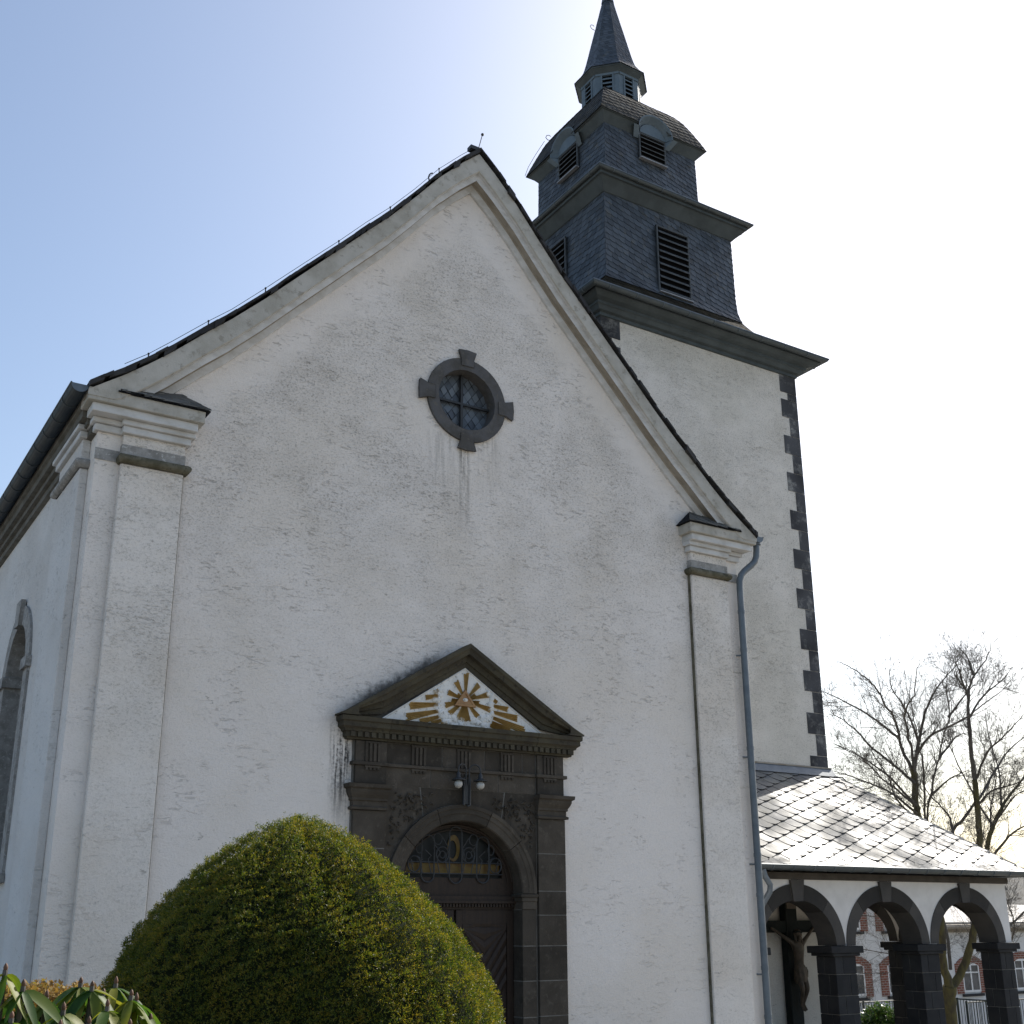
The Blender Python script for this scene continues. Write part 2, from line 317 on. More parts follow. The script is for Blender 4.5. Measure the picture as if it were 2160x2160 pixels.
# slate covering laid in real overlapping slates over a surface f(u, v, lift)
def slates(mb, f, vmax, ub, w, h, ang, lift=.014, m=0, v0=0., rnd=.06, mirror=False, tilt=.5, em=None, full=.55, skip=None):
    ca, sa = math.cos(ang), math.sin(ang); umin = min(ub(v0)[0], ub(vmax)[0]); umax = max(ub(v0)[1], ub(vmax)[1])
    R = math.hypot(umax-umin, vmax)+2*w; uc = (umin+umax)/2; vc = (v0+vmax)/2
    ni, nj = int(R/w)+2, int(R/h)+2
    shape = [(0,1.45),(0,.72),(.04,.45),(.14,.22),(.34,.05),(.65,.0),(1.12,.04),(1.12,1.45)]
    if mirror: shape = [(1.12-a, b) for a, b in shape[::-1]]
    for j in range(-nj, nj):
        jo = random.uniform(-.3, .3)*w
        for i in range(-ni, ni):
            s0 = i*w+jo+(j % 2)*w*.5+random.uniform(-rnd, rnd)*w*.5; t0 = j*h+random.uniform(-rnd, rnd)*h*.5
            cu = uc+(s0+.5*w)*ca-(t0+.5*h)*sa; cv = vc+(s0+.5*w)*sa+(t0+.5*h)*ca
            if cv < v0-h or cv > vmax+h*.6: continue
            a, b = ub(min(max(cv, v0), vmax))
            if cu < a-w*.7 or cu > b+w*.7: continue
            if skip and skip(cu, cv): continue
            lf = lift*random.uniform(.92, 1.1); tl = tilt*random.uniform(.7, 1.3); pts = []; low = []
            for sx, ty in shape:
                s_, t_ = s0+sx*w, t0+ty*h; u = uc+s_*ca-t_*sa; v = vc+s_*sa+t_*ca
                v = min(max(v, v0), vmax); a, b = ub(v); u = min(max(u, a), b)
                o = lf*((1-tl)*max(0, 1-ty/1.08)+tl*((sx/1.12) if mirror else (1-sx/1.12)))+.003
                pts.append(f(u, v, o)); low.append(f(u, v, max(o-full*lf, 0)))
            n8 = len(pts); mb.add(pts+low, [tuple(range(n8))]+[(a_, a_+1, a_+1+n8, a_+n8) for a_ in range(n8-1)], m)
            if em is not None: mb.mi[-(n8-1):] = [em]*(n8-1)

# ------------------------------------------------------------ ground
def gz(x, y):
    t = min(max((y+14)/7.5, 0), 1); t = t*t*(3-2*t)
    d = min(max((y-4)/4, 0), 1)*min(max((x-15.8)/1.5, 0), 1); t = t+1.7*d*d*(3-2*d)
    return GZ*t + .03*math.sin(x*.7)*math.cos(y*.6)*(1 if y < -2 else 0)
mb = MB(); gx = sorted(set([-900,-400,-150,-80,-50]+[i*1.5 for i in range(-26,40)]+[80,120,200,450,900])); gy = sorted(set([-500,-200,-90,-50]+[i*1.5 for i in range(-26,24)]+[45,70,120,300,900]))
mb.grid([[(x, y, gz(x, y)-(.02 if False else 0)) for x in gx] for y in gy])
g = mb.build('ground', 'ground', smooth=True); g['kind'] = 'structure'

# ------------------------------------------------------------ church (nave)
HW = 5.685; LEN = 22.0
RK = [(0,14.38),(.31,14.10),(.76,13.63),(1.2,13.09),(1.64,12.57),(2.05,12.14),(2.5,11.66),(3.04,11.09),(3.62,10.47),(4.1,9.99),(4.42,9.70),(4.9,9.24),(5.2,8.98),(5.5,8.74),(5.75,8.56),(5.93,8.43)]
def zr(x):
    x = abs(x)
    return float(np.interp(x, [a for a, b in RK], [b for a, b in RK]))
church = thing('church', (0, 0, GZ), 'white rendered gabled church with round gable window and dark stone doorway', 'church')
# front wall with openings
XP = -.05
SPR = 2.08; RIN = 1.0; REX = 1.235
outer = [(-HW, GZ-.3), (HW, GZ-.3), (HW, 8.3)]+[(x, zr(x)-.25) for x in [5.5,5.2,4.9,4.42,4.1,3.62,3.04,2.5,2.05,1.64,1.2,.76,.31,0,-.31,-.76,-1.2,-1.64,-2.05,-2.5,-3.04,-3.62,-4.1,-4.42,-4.9,-5.2,-5.5]]+[(-HW, 8.3)]
ocu = arc(-.033, 9.79, .60, .60, 0, 2*math.pi, 40)[:-1]
doorh = [(XP-1.1, GZ-.2)]+arc(XP, SPR, 1.1, 1.1, math.pi, 0, 24)+[(XP+1.1, GZ-.2)]
mb = MB(); mb.plate(outer, [ocu[::-1], doorh], PF, 0.0, .7)
mb.build('front_wall', 'facade', church)
# side and back walls with arched windows
WY = [4.05, 9.0, 14.0, 19.0]
def winloop(cy, hw, z0, sp): return [(cy-hw, z0)]+arc(cy, sp, hw, hw, math.pi, 0, 16)+[(cy+hw, z0)]
for sx in (-1, 1):
    mb = MB(); mb.plate([(.7, GZ-.3), (LEN, GZ-.3), (LEN, 8.35), (.7, 8.35)], [winloop(c, .86, 2.42, 5.35) for c in WY], PS, sx*HW, sx*(HW-.6)); mb.build('side_wall', 'side', church)
mb = MB(); mb.plate([(-HW+.6, GZ-.3), (HW-.6, GZ-.3), (HW-.6, 8.3), (0, 14.0), (-HW+.6, 8.3)], [], PF, LEN-.6, LEN); mb.build('back_wall', 'side', church)
mb = MB(); mb.box(-HW+.62, HW-.62, .72, LEN-.62, GZ-.1, GZ+.1); mb.build('floor', 'void', church)
# nave windows
for sx in (-1, 1):
    for c in WY:
        mb = MB(); mb.plate(winloop(c, 1.10, 2.27, 5.35), [winloop(c, .80, 2.43, 5.35)[::-1]], PS, sx*(HW+.035), sx*(HW-.22))
        mb.plate([(c-.14, 6.12), (c+.14, 6.12), (c+.19, 6.53), (c-.19, 6.53)], [], PS, sx*(HW+.09), sx*(HW+.02))
        for e in (-1, 1): mb.plate([(c+e*.74, 5.30), (c+e*1.17, 5.30), (c+e*1.17, 5.46), (c+e*.74, 5.46)], [], PS, sx*(HW+.08), sx*(HW-.215))
        mb.plate([(c-1.16, 2.24), (c+1.16, 2.24), (c+1.16, 2.36), (c-1.16, 2.36)], [], PS, sx*(HW+.10), sx*(HW+.01))
        fr = mb.build('window', 'grey_block', church, bevel=.008)
        mb = MB(); L = winloop(c, .80, 2.43, 5.35); mb.plate(L, [], PS, sx*(HW-.34), sx*(HW-.36)); mb.build('pane', 'glass_dark', fr)
        mb = MB()
        for yy in (-.27, .27): mb.plate([(c+yy-.018, 2.44), (c+yy+.018, 2.44), (c+yy+.018, 6.0), (c+yy-.018, 6.0)], [], PS, sx*(HW-.30), sx*(HW-.335))
        for zz in np.arange(2.9, 6.0, .55): mb.plate([(c-.78, zz-.015), (c+.78, zz-.015), (c+.78, zz+.015), (c-.78, zz+.015)], [], PS, sx*(HW-.298), sx*(HW-.336))
        mb.build('glazing_bars', 'iron', fr)
# corner pilasters and their capitals
PP = .10
for sx in (-1, 1):
    X = lambda a, b: (min(sx*a, sx*b), max(sx*a, sx*b))
    mb = MB(); mb.box(*X(4.53, 5.37), -PP, .0, GZ-.3, 7.53); mb.box(*X(4.53, 5.37), -PP, 0, 7.66, 7.95)
    p = mb.build('pilaster', 'pilaster', church, bevel=.012)
    mb = MB(); mb.box(*X(4.515, 4.533), -PP*.55, -.002, GZ-.3, 7.53); mb.build('seam', 'moss_stone', p)
    mb = MB(); rows = []
    for a in range(9):
        t = -math.pi/2+math.pi*a/8; rows.append((.075*math.cos(t)+.01, .065*math.sin(t)))
    ring = [[(sx*(4.53-o), 0, 7.595+dz), (sx*(4.53-o), -PP-o, 7.595+dz), (sx*(5.37+o*.6), -PP-o, 7.595+dz), (sx*(5.37+o*.6), 0, 7.595+dz)] for o, dz in rows]
    mb.grid(ring); mb.build('moulding', 'moss_stone', p)
    mb = MB(); mb.box(*X(4.522, 5.378), -PP-.006, 0, 7.66, 7.80); mb.build('bare_band', 'grey_block', p)
    mb = MB(); mb.box(*X(5.38, HW+.012), -.012, 0, 7.56, 7.72); mb.build('bare_band', 'grey_block', church)
    # side pilaster
    mb = MB(); mb.box(*X(HW, HW+.11), .36, 1.78, GZ-.3, 7.53); mb.box(*X(HW, HW+.11), .36, 1.78, 7.66, 7.95)
    p2 = mb.build('pilaster', 'side', church, bevel=.012)
    mb = MB(); ring = [[(sx*HW, .36-o, 7.595+dz), (sx*(HW+.11+o), .36-o, 7.595+dz), (sx*(HW+.11+o), 1.78+o, 7.595+dz), (sx*HW, 1.78+o, 7.595+dz)] for o, dz in rows]
    mb.grid(ring); mb.build('moulding', 'grey_block', p2)
    # layered entablature over the corner
    mb = MB()
    for z0, z1, q in ((7.95, 8.05, .055), (8.05, 8.125, .10)):
        mb.box(*X(4.53-q, 5.37+q*.5), -PP-q, 0, z0, z1, 1); mb.box(*X(5.38, HW+q), -q, .30, z0, z1-.003, 1)
        mb.box(*X(HW, HW+.11+q), .36-q, 1.78+q, z0, z1-.006, 1)
    mb.box(*X(4.43, 5.84), -.275, .05, 8.125, 8.245, 1); mb.box(*X(4.36, 5.92), -.335, .1, 8.245, 8.42, 0)
    mb.build('capital', ['trim', 'trim_light'], church, bevel=.012)
    # little slated ledge on top of the entablature
    mb = MB(); A = [(sx*4.30,-.38,8.42),(sx*5.55,-.38,8.42),(sx*5.55,0,8.73),(sx*4.62,0,8.73),(sx*4.30,0,8.42),(sx*5.55,0,8.42)]
    mb.add(A, [(0,1,2,3),(0,3,4),(0,4,5,1),(1,5,2),(3,2,5,4)], 1)
    def fl(u, v, o): return (sx*(4.30+u), -.38+v*.80, 8.425+v*.66+o)
    slates(mb, fl, .46, lambda v: (v*.7, 1.22), .24, .16, rad(8), .03, 0, 0)
    mb.build('ledge_slates', ['slate_ledge', 'slate_back'], church)
# raking cornice, three bands
xs = sorted(set([s*x for x, _ in RK for s in (-1, 1)]+[s*x for x in (.1, 3.3, 3.9, 5.05, 5.35, 5.62) for s in (-1, 1)]))
def band(prof, clampz, name, mat):
    mb = MB(); rows = []
    for x in xs:
        z0 = zr(x); rows.append([(x, y, max(z0-dz, clampz)) for dz, y in prof])
    mb.grid(rows); return mb.build(name, mat, church)
band([(.06,.3),(.06,-.345),(.40,-.345),(.42,-.325)], 8.30, 'raking_cornice', 'trim')
band([(.415,-.32),(.42,-.265),(.54,-.25)], 8.30, 'raking_fillet', 'trim_light')
band([(.535,-.25),(.50,-.10),(.53,-.085)], 8.30, 'raking_soffit', 'trim_brown')
band([(.53,-.085),(.64,-.06),(.665,-.05),(.665,.02)], 8.30, 'raking_band', 'trim_light')
# eaves cornice along both long sides
for sx in (-1, 1):
    prof = [(-.02,7.93),(.07,7.95),(.07,8.05),(.13,8.06),(.13,8.14),(.20,8.15),(.20,8.26),(.24,8.28),(.24,8.43),(-.02,8.44)]
    mb = MB(); er = [[(sx*(HW+o), y, z) for o, z in prof] for y in (.085, LEN)]; mb.grid(er); mb.add(er[0], [tuple(range(len(prof)))]); mb.build('eaves_cornice', 'trim_dark', church)
    mb = MB(); rows = []
    for y in np.concatenate([[-.30], np.arange(0, LEN, .8)]):
        rows.append([(sx*(6.03+.112*math.cos(a)), y, 8.435-.112*math.sin(a)) for a in np.linspace(0, math.pi, 11)])
    mb.grid(rows); mb.grid([[(p[0]*1.0+(-sx*.0), p[1], p[2]+.0) for p in r] for r in rows])
    mb.add([(sx*6.03, -.30, 8.435)]+rows[0], [(0, i, i+1) for i in range(1, 11)], 1)
    mb.tube([(sx*6.142, -.30, 8.437), (sx*6.142, LEN, 8.437)], .012, 6)
    for y in np.arange(.25, LEN, .62):
        mb.tube([(sx*(6.03+.117*math.cos(a)), y, 8.435-.117*math.sin(a)) for a in np.linspace(0, math.pi, 11)], .008, 4, 0)
    mb.build('gutter', ['zinc_dark', 'zinc'], church, smooth=False)
# nave roof
mb = MB(); pr = [(s*x, zr(x)) for s, it in ((-1, RK[::-1]), (1, RK[1:])) for x, _ in it]
top = [(x, z+.055) for x, z in pr]; low = [(x, z+.01) for x, z in pr]
mb.grid([[(x, y, z) for x, z in top] for y in (-.36, LEN+.2)]); mb.grid([[(x, y, z) for x, z in low] for y in (-.36, LEN+.2)])
mb.grid([[(x, -.36, z) for x, z in top], [(x, -.36, z) for x, z in low]])
roof = mb.build('roof', 'slate_dark', church)
# ragged verge slates
mb = MB()
for s in (-1, 1):
    L = np.array([(s*x, z) for x, z in RK]); seg = np.hypot(*np.diff(L, axis=0).T); cum = np.concatenate([[0], np.cumsum(seg)]); d = 0
    while d < cum[-1]-.02:
        n = d+random.uniform(.10, .26); e = min(n+.05, cum[-1])
        p0 = [np.interp(d, cum, L[:, i]) for i in (0, 1)]; p1 = [np.interp(e, cum, L[:, i]) for i in (0, 1)]
        t0 = random.uniform(.005, .03); dn = random.choice([.0, .01, .02, .05, .07]) if random.random() < .8 else .10
        yf = -.375-random.uniform(0, .035); nx = .03*s
        mb.add([(p0[0], yf, p0[1]+.03+t0), (p1[0], yf, p1[1]+.04+t0*.4), (p1[0], yf, p1[1]+.03-dn), (p0[0], yf, p0[1]-.0-dn*random.random()),
                (p0[0], -.3, p0[1]+.03+t0), (p1[0], -.3, p1[1]+.05+t0*.4), (p1[0], -.3, p1[1]+.035-dn), (p0[0], -.3, p0[1]-.0-dn)],
               [(0,1,2,3),(0,4,5,1),(3,2,6,7),(1,5,6,2),(0,3,7,4)])
        d = n
mb.build('verge_slates', 'slate_dark', roof)
# lightning conductor, holders and rod
mb = MB(); wl = [(-x, -.30, z+.125+.008*math.sin(i*2.1)) for i, (x, z) in enumerate(RK[1:-2])]
mb.tube([(-.12, -.3, 14.40)]+wl, .0045, 5)
for x, _, z in wl[1::2]: mb.tube([(x, -.3, zr(x)+.05), (x, -.3, z+.01)], .009, 5); mb.ball((x, -.3, z), .016, 5)
mb.tube([(-.05, -.27, 14.36), (.02, -.27, 14.47), (.10, -.27, 14.80)], .008, 5); mb.ball((.104, -.27, 14.81), .028, 6); mb.box(-.16, .02, -.33, -.2, 14.40, 14.47)
mb.build('lightning_conductor', 'iron_grey', church)
mb = MB(); mb.tube([(-.93, -.28, 13.46), (-.945, -.28, 13.54), (-.93, -.28, 13.59), (-.90, -.28, 13.63), (-.87, -.28, 13.645)], .012, 6)
mb.build('roof_hook', 'iron_grey', church)
# downpipe on the right corner
mb = MB(); P = [(6.05,-.20,8.36),(6.05,-.20,8.22),(6.04,-.19,8.08),(6.00,-.18,7.98),(5.92,-.165,7.90),(5.78,-.13,7.78),(5.70,-.115,7.69),(5.665,-.105,7.58),(5.66,-.10,7.45),(5.66,-.10,-1.0)]
mb.tube(P, .06, 14)
for z in (7.0, 6.3, 4.55, 2.75, 2.1, .95, .2, -.2):
    mb.tube([(5.66,-.10,z-.03),(5.66,-.10,z+.03)], .067, 14)
for z in (6.2, 4.4, 2.6, .85): mb.tube([(5.66,-.10,z),(5.56,.0,z)], .015, 6)
mb.tube([(6.05,-.20,8.36),(6.05,-.20,8.30)], .085, 14)
mb.build('downpipe', 'zinc', church, smooth=True)
# round gable window
mb = MB(); OCX, OCZ = -.033, 9.79
ringo = arc(OCX, OCZ, .73, .73, 0, 2*math.pi, 48)[:-1]; ringi = arc(OCX, OCZ, .525, .525, 0, 2*math.pi, 48)[:-1]
mb.plate(ringo, [ringi[::-1]], PF, -.045, .32)
ow = mb.build('round_window', 'basalt_green', church, bevel=.008)
MT['oc'] = simple('grey_window_stone', (.10,.10,.105), (.075,.072,.068), 4, .9, .2, bump=.5, bsc=50, c3=(.12,.115,.105)); ow.data.materials[0] = MT['oc']
for a in range(4):
    mb = MB(); t = a*math.pi/2; c, s_ = math.cos(t), math.sin(t)
    tr = lambda r, q: (OCX+c*r-s_*q, OCZ+s_*r+c*q)
    mb.plate([tr(.60, -.115), tr(.73, -.12), tr(.87, -.165), tr(.885, 0), tr(.87, .165), tr(.73, .12), tr(.60, .115)], [], PF, -.062, -.02)
    mb.build('keystone', MT['oc'], ow, bevel=.006)
mb = MB(); n = 0
for i in range(-6, 7):
    for j in range(-6, 7):
        cx_, cz_ = OCX+(i+j)*.075, OCZ+(i-j)*.10
        if math.hypot(cx_-OCX, cz_-OCZ) > .58: continue
        ty = random.uniform(-.012, .012); tz = random.uniform(-.012, .012)
        mb.add([(cx_-.070, .20+ty, cz_), (cx_, .20+tz, cz_+.094), (cx_+.070, .20-ty, cz_), (cx_, .20-tz, cz_-.094)], [(0,1,2,3)])
mb.build('pane', 'pane', ow)
mb = MB(); mb.plate(arc(OCX, OCZ, .60, .60, 0, 2*math.pi, 32)[:-1], [], PF, .225, .26); mb.build('lead_came', 'lead', ow)
mb = MB(); mb.box(OCX-.022, OCX+.022, .13, .17, OCZ-.52, OCZ+.52); mb.box(OCX-.52, OCX-.022, .13, .17, OCZ-.018, OCZ+.018); mb.box(OCX+.022, OCX+.52, .13, .17, OCZ-.018, OCZ+.018)
mb.build('glazing_bar', 'iron', ow)

# ------------------------------------------------------------ portal
def stone(mb, x0, x1, y0, y1, z0, z1, m=0, g=.0065): mb.box(x0+g, x1-g, y0, y1, z0+g, z1-g, m)
mb = MB()
# wall slab with the arched opening, behind everything
mb.plate([(XP-1.78, GZ-.2), (XP-RIN-.0, GZ-.2)]+arc(XP, SPR, RIN+.004, RIN+.004, math.pi, 0, 32)+[(XP+RIN, GZ-.2), (XP+1.78, GZ-.2), (XP+1.78, 4.2), (XP-1.78, 4.2)], [], PF, -.0375, .26)
portal = mb.build('portal', 'joint', church)
# spandrel blocks
mb = MB()
def span(pts): mb.plate(pts, [], PF, -.04, -.015)
e = REX+.006
aL = arc(XP, SPR, e, e, math.pi, math.pi*.68, 10); aM = arc(XP, SPR, e, e, math.pi*.675, math.pi*.325, 14); aR = arc(XP, SPR, e, e, math.pi*.32, 0, 10)
zt = 3.53
span([(XP-1.265, SPR)]+aL[1:]+[(aL[-1][0]-.06, zt), (XP-1.265, zt)])
span(aM+[(aM[-1][0]+.05, zt), (aM[0][0]-.05, zt)])
span(aR[:-1]+[(XP+1.265, SPR), (XP+1.265, zt), (aR[0][0]+.06, zt)])
for (a, b) in ((-1.265, -.55), (-.55, .60), (.60, 1.265)): stone(mb, XP+a, XP+b, -.045, -.015, 3.53, 3.79)
for (a, b) in ((-1.265, -.36), (-.36, .36), (.36, 1.03), (1.03, 1.265)): stone(mb, XP+a, XP+b, -.045, -.015, 3.83, 4.13)
mb.build('spandrel', 'basalt', portal, bevel=.004)
# foliage reliefs in the spandrels
for sx in (-1, 1):
    mb = MB(); mb.ball((XP+sx*1.0, -.035, 3.05), .17, 8, 0, (1.1, .12, 1.6))
    for _ in range(150):
        x = random.uniform(.55, 1.2); z = random.uniform(2.55, 3.42)
        if math.hypot(x, z-SPR) < REX+.08 or z < 2.3+(1.25-x)*.9: continue
        a = random.uniform(0, 6.28); l = random.uniform(.04, .09)
        mb.tube([(XP+sx*x, -.045, z), (XP+sx*(x+.5*l*math.cos(a)), -.065, z+.5*l*math.sin(a)), (XP+sx*(x+l*math.cos(a+.6)), -.045, z+l*math.sin(a+.6))], [.005, .012, .004], 5)
    mb.build('foliage_relief', 'basalt', portal)
# archivolt of voussoirs with raised mouldings
mb = MB(); cuts = [0, 38, 68, 112, 142, 180]
for a0, a1 in zip(cuts[:-1], cuts[1:]):
    r0, r1 = rad(a0+.25), rad(a1-.25); rows = []
    for i in range(15):
        t = r0+(r1-r0)*i/14
        rows.append([(XP+r*math.cos(t), y, SPR+r*math.sin(t)) for r, y in ((RIN,.26),(RIN,-.055),(RIN+.015,-.075),(1.10,-.08),(1.115,-.092),(1.17,-.092),(1.185,-.105),(REX,-.105),(REX,-.03))])
    mb.grid(rows); mb.add(rows[0], [tuple(range(9))]); mb.add(rows[-1], [tuple(range(9))[::-1]])
mb.build('archivolt', 'basalt', portal)
# impost blocks and jambs under the arch
for sx in (-1, 1):
    X = lambda a, b: (min(XP+sx*a, XP+sx*b), max(XP+sx*a, XP+sx*b))
    mb = MB(); mb.box(*X(.96, 1.265), -.10, .2, 2.03, 2.075); mb.box(*X(.985, 1.255), -.085, .2, 1.97, 2.03); mb.box(*X(1.0, 1.25), -.075, .2, 1.86, 1.97); mb.build('impost', 'basalt', portal, bevel=.008)
    mb = MB(); z = GZ
    mb.box(*X(1.008, 1.234), -.0625, .2, GZ, 1.85, 1)
    for zz in (-.55, -.05, .38, .87, 1.35, 1.86):
        stone(mb, *X(RIN-.005, 1.245), -.065, .25, z, zz); z = zz
    mb.build('jamb', ['basalt', 'joint'], portal, bevel=.004)
    # pilaster shaft of separate blocks
    mb = MB(); z = GZ
    mb.box(*X(1.28, 1.766), -.0875, .04, GZ, 3.165, 1)
    for zz in (-.55, -.08, .39, .87, 1.35, 1.78, 2.12, 2.66, 3.17):
        stone(mb, *X(1.27, 1.775), -.09, .05, z, zz); z = zz
    mb.build('pilaster', ['basalt', 'joint'], portal, bevel=.004)
    # capital
    mb = MB(); prof = [(.0,3.17),(.035,3.175),(.04,3.205),(.01,3.225),(.01,3.29),(.03,3.30),(.03,3.33),(.06,3.38),(.075,3.42),(.075,3.45),(.11,3.47),(.115,3.52),(.0,3.53)]
    mb.grid([[(XP+sx*(1.27-o*.3), 0, z), (XP+sx*(1.27-o*.3), -.09-o, z), (XP+sx*(1.775+o), -.09-o, z), (XP+sx*(1.775+o), 0.02, z)] for o, z in prof])
    mb.build('capital', 'basalt', portal)
    # frieze block over the pilaster
    mb = MB(); stone(mb, *X(1.27, 1.765), -.085, .02, 3.53, 3.79); stone(mb, *X(1.27, 1.765), -.085, .02, 3.83, 4.13); mb.build('frieze_block', 'basalt', portal, bevel=.004)
# architrave moulding, triglyphs and guttae
mb = MB(); mb.box(XP-1.81, XP-1.25, -.115, .03, 3.785, 3.835); mb.box(XP-1.25, XP+1.25, -.08, 0, 3.787, 3.833); mb.box(XP+1.25, XP+1.81, -.115, .03, 3.785, 3.835); mb.build('frieze_moulding', 'basalt', portal, bevel=.006)
for i, px in enumerate((-1.50, -.75, 0, .75, 1.50)):
    yb = -.085 if i in (0, 4) else -.045
    mb = MB()
    for q in (-.10, -.035, .03, .095): mb.plate([(XP+px+q-.02, 3.84), (XP+px+q+.018, 3.84), (XP+px+q+.018, 4.09), (XP+px+q-.02, 4.09)], [], PF, yb-.024, yb+.01)
    mb.box(XP+px-.125, XP+px+.125, yb-.026, yb, 4.09, 4.12)
    mb.box(XP+px-.12, XP+px+.12, yb-.02, yb, 3.755, 3.78)
    for q in (-.09, -.03, .03, .09): mb.box(XP+px+q-.018, XP+px+q+.018, yb-.018, yb, 3.72, 3.755)
    mb.build('triglyph', 'basalt', portal)
# cornice, dentils and pediment
mb = MB()
for x in np.arange(-1.84, 1.85, .105): mb.box(XP+x-.032, XP+x+.032, -.16, -.02, 4.165, 4.235)
mb.build('dentils', 'basalt_green', portal)
mb = MB(); prof = [(-.02,4.13),(-.10,4.135),(-.105,4.165),(-.125,4.165),(-.125,4.235),(-.15,4.24),(-.16,4.27),(-.185,4.29),(-.20,4.30),(-.20,4.365),(-.225,4.38),(-.23,4.44),(-.05,4.45)]
segs = [XP-2.04, XP-1.28, XP+0.0, XP+1.22, XP+2.04]
for i in range(4):
    a, b = segs[i]+(.003 if i else 0), segs[i+1]-.003
    rows = []
    for x, end in ((a, i == 0), (b, i == 3)):
        rows.append([((x+((-1 if i == 0 else 1)*(abs(y)-.23) if 0 else 0)), y, z) for y, z in prof])
    if i == 0: rows[0] = [(XP-1.80-abs(y)*1.05, y, z) for y, z in prof]
    if i == 3: rows[1] = [(XP+1.80+abs(y)*1.05, y, z) for y, z in prof]
    mb.grid(rows); mb.add(rows[0], [tuple(range(len(prof)))]); mb.add(rows[1], [tuple(range(len(prof)))[::-1]])
for sx in (-1, 1):
    mb.grid([[(XP+sx*(1.80+abs(y)*1.05), y, z) for y, z in prof], [(XP+sx*(1.80+abs(y)*1.05), 0, z) for y, z in prof]])
mb.build('cornice', 'basalt_green', portal)
PZ = 4.45; APX = 5.69; SL = (APX-4.50)/1.98
mb = MB()
for sx in (-1, 1):
    prof = [(0,.02),(0,-.24),(.06,-.24),(.09,-.215),(.155,-.20),(.16,-.115),(.255,-.105),(.262,-.078),(.345,-.074),(.345,-.03)]
    rows = []
    for t in (0, .33, .335, .72, .725, 1):
        x = 2.04*(1-t)
        rows.append([(XP+sx*x, y, max(APX-SL*x-dz, 4.448)) for dz, y in prof])
    for a in (0, 2, 4): mb.grid(rows[a:a+2])
    mb.grid(rows[1:3]); mb.grid(rows[3:5])
    mb.box(min(XP+sx*1.78, XP+sx*2.06), max(XP+sx*1.78, XP+sx*2.06), -.243, 0, 4.452, 4.475)
    mb.add([(XP+sx*2.05,-.242,4.475),(XP+sx*1.80,-.242,4.475),(XP+sx*1.80,-.242,4.60),(XP+sx*2.05,0,4.475),(XP+sx*1.80,0,4.475),(XP+sx*1.80,0,4.60)], [(0,1,2),(0,2,5,3)])
mb.build('pediment', 'basalt_green', portal)
mb = MB(); mb.plate([(XP-1.37, 4.45), (XP+1.37, 4.45), (XP, 5.345)], [], PF, -.062, -.01)
mb.tube([(XP-1.35,-.066,4.465),(XP,-.066,5.335),(XP+1.35,-.066,4.465)], .012, 5)
mb.build('tympanum', 'white_relief', portal)
EC = (-.045, 4.852)
inner = [(.02,.423),(-.164,.283),(.249,.274),(.399,.124),(-.297,.099),(-.352,-.109),(-.274,-.228),(-.119,-.307),(-.022,-.324),(.055,-.313),(.231,-.235),(.449,-.104),(-.238,-.014),(-.133,.081),(.18,.103),(.25,-.011)]
outerr = [(-.46,.108,-.535,.067),(-.468,.023,-.684,-.023),(-.466,-.103,-.941,-.167),(-.464,-.203,-1.001,-.342),(-.454,-.286,-.76,-.387),(-.406,-.332,-.565,-.398),(-.31,-.357,-.40,-.396),(.499,.056,.559,.018),(.499,-.039,.762,-.067),(.499,-.134,.956,-.198),(.493,-.22,1.067,-.375),(.469,-.291,.811,-.396),(.439,-.336,.629,-.396)]
def ray(x0, z0, x1, z1, w0, w1, name='ray'):
    mb = MB(); d = Vector((x1-x0, z1-z0)); n = Vector((-d.y, d.x)).normalized(); k_ = 4
    for j in range(k_):                                            # each ray is a bundle of fluted strips
        a, b = -1+2*j/k_, -1+2*(j+1)/k_; sh = random.uniform(.9, 1.0)
        pt = lambda q, t, wq: (EC[0]+x0+d.x*t+n.x*q*wq, EC[1]+z0+d.y*t+n.y*q*wq)
        mid = (a+b)/2; p = [pt(a, 0, w0), pt(b, 0, w0), pt(b, sh, w1), pt(a, sh, w1)]; c0 = pt(mid, 0, w0); c1 = pt(mid, sh, w1)
        mb.add([(q[0], -.066, q[1]) for q in p]+[(c0[0], -.088, c0[1]), (c1[0], -.088, c1[1])]+[(q[0], -.05, q[1]) for q in p],
               [(0,4,5,3),(4,1,2,5),(0,1,4),(2,3,5),(3,2,8,9),(0,3,9,6),(1,7,8,2)])
    return mb.build(name, 'gold', portal)
for x, z in inner:
    l = math.hypot(x, z); ray(x/l*.09, z/l*.09, x, z, .012, .046 if l > .27 else .026)
for x0, z0, x1, z1 in outerr:
    l = math.hypot(x1-x0, z1-z0); ray(x0, z0, x1, z1, .026, .026+.062*min(l, .6))
mb = MB()
for i in range(90):
    a = random.uniform(0, 6.28); rr = random.gauss(.475, .03)
    if rr*math.sin(a)*.95 < -.38: continue
    x, z = EC[0]+rr*math.cos(a)*1.0, EC[1]+rr*math.sin(a)*.93
    if z > 5.33-abs(x-XP)*.66-.05: continue
    mb.ball((x, -.062, z), random.uniform(.028, .055), 5, 0, (1, .45, 1))
mb.build('cloud_ring', 'white_relief', portal, smooth=True); mb = MB()
for i in range(60):
    x = random.uniform(-.42, .45); z = random.uniform(-.375, -.30)+abs(x)*.25
    mb.ball((EC[0]+x, -.062, EC[1]+z), random.uniform(.02, .05), 5, 0, (1, .4, 1))
mb.build('cloud_bank', 'white_relief', portal, smooth=True)
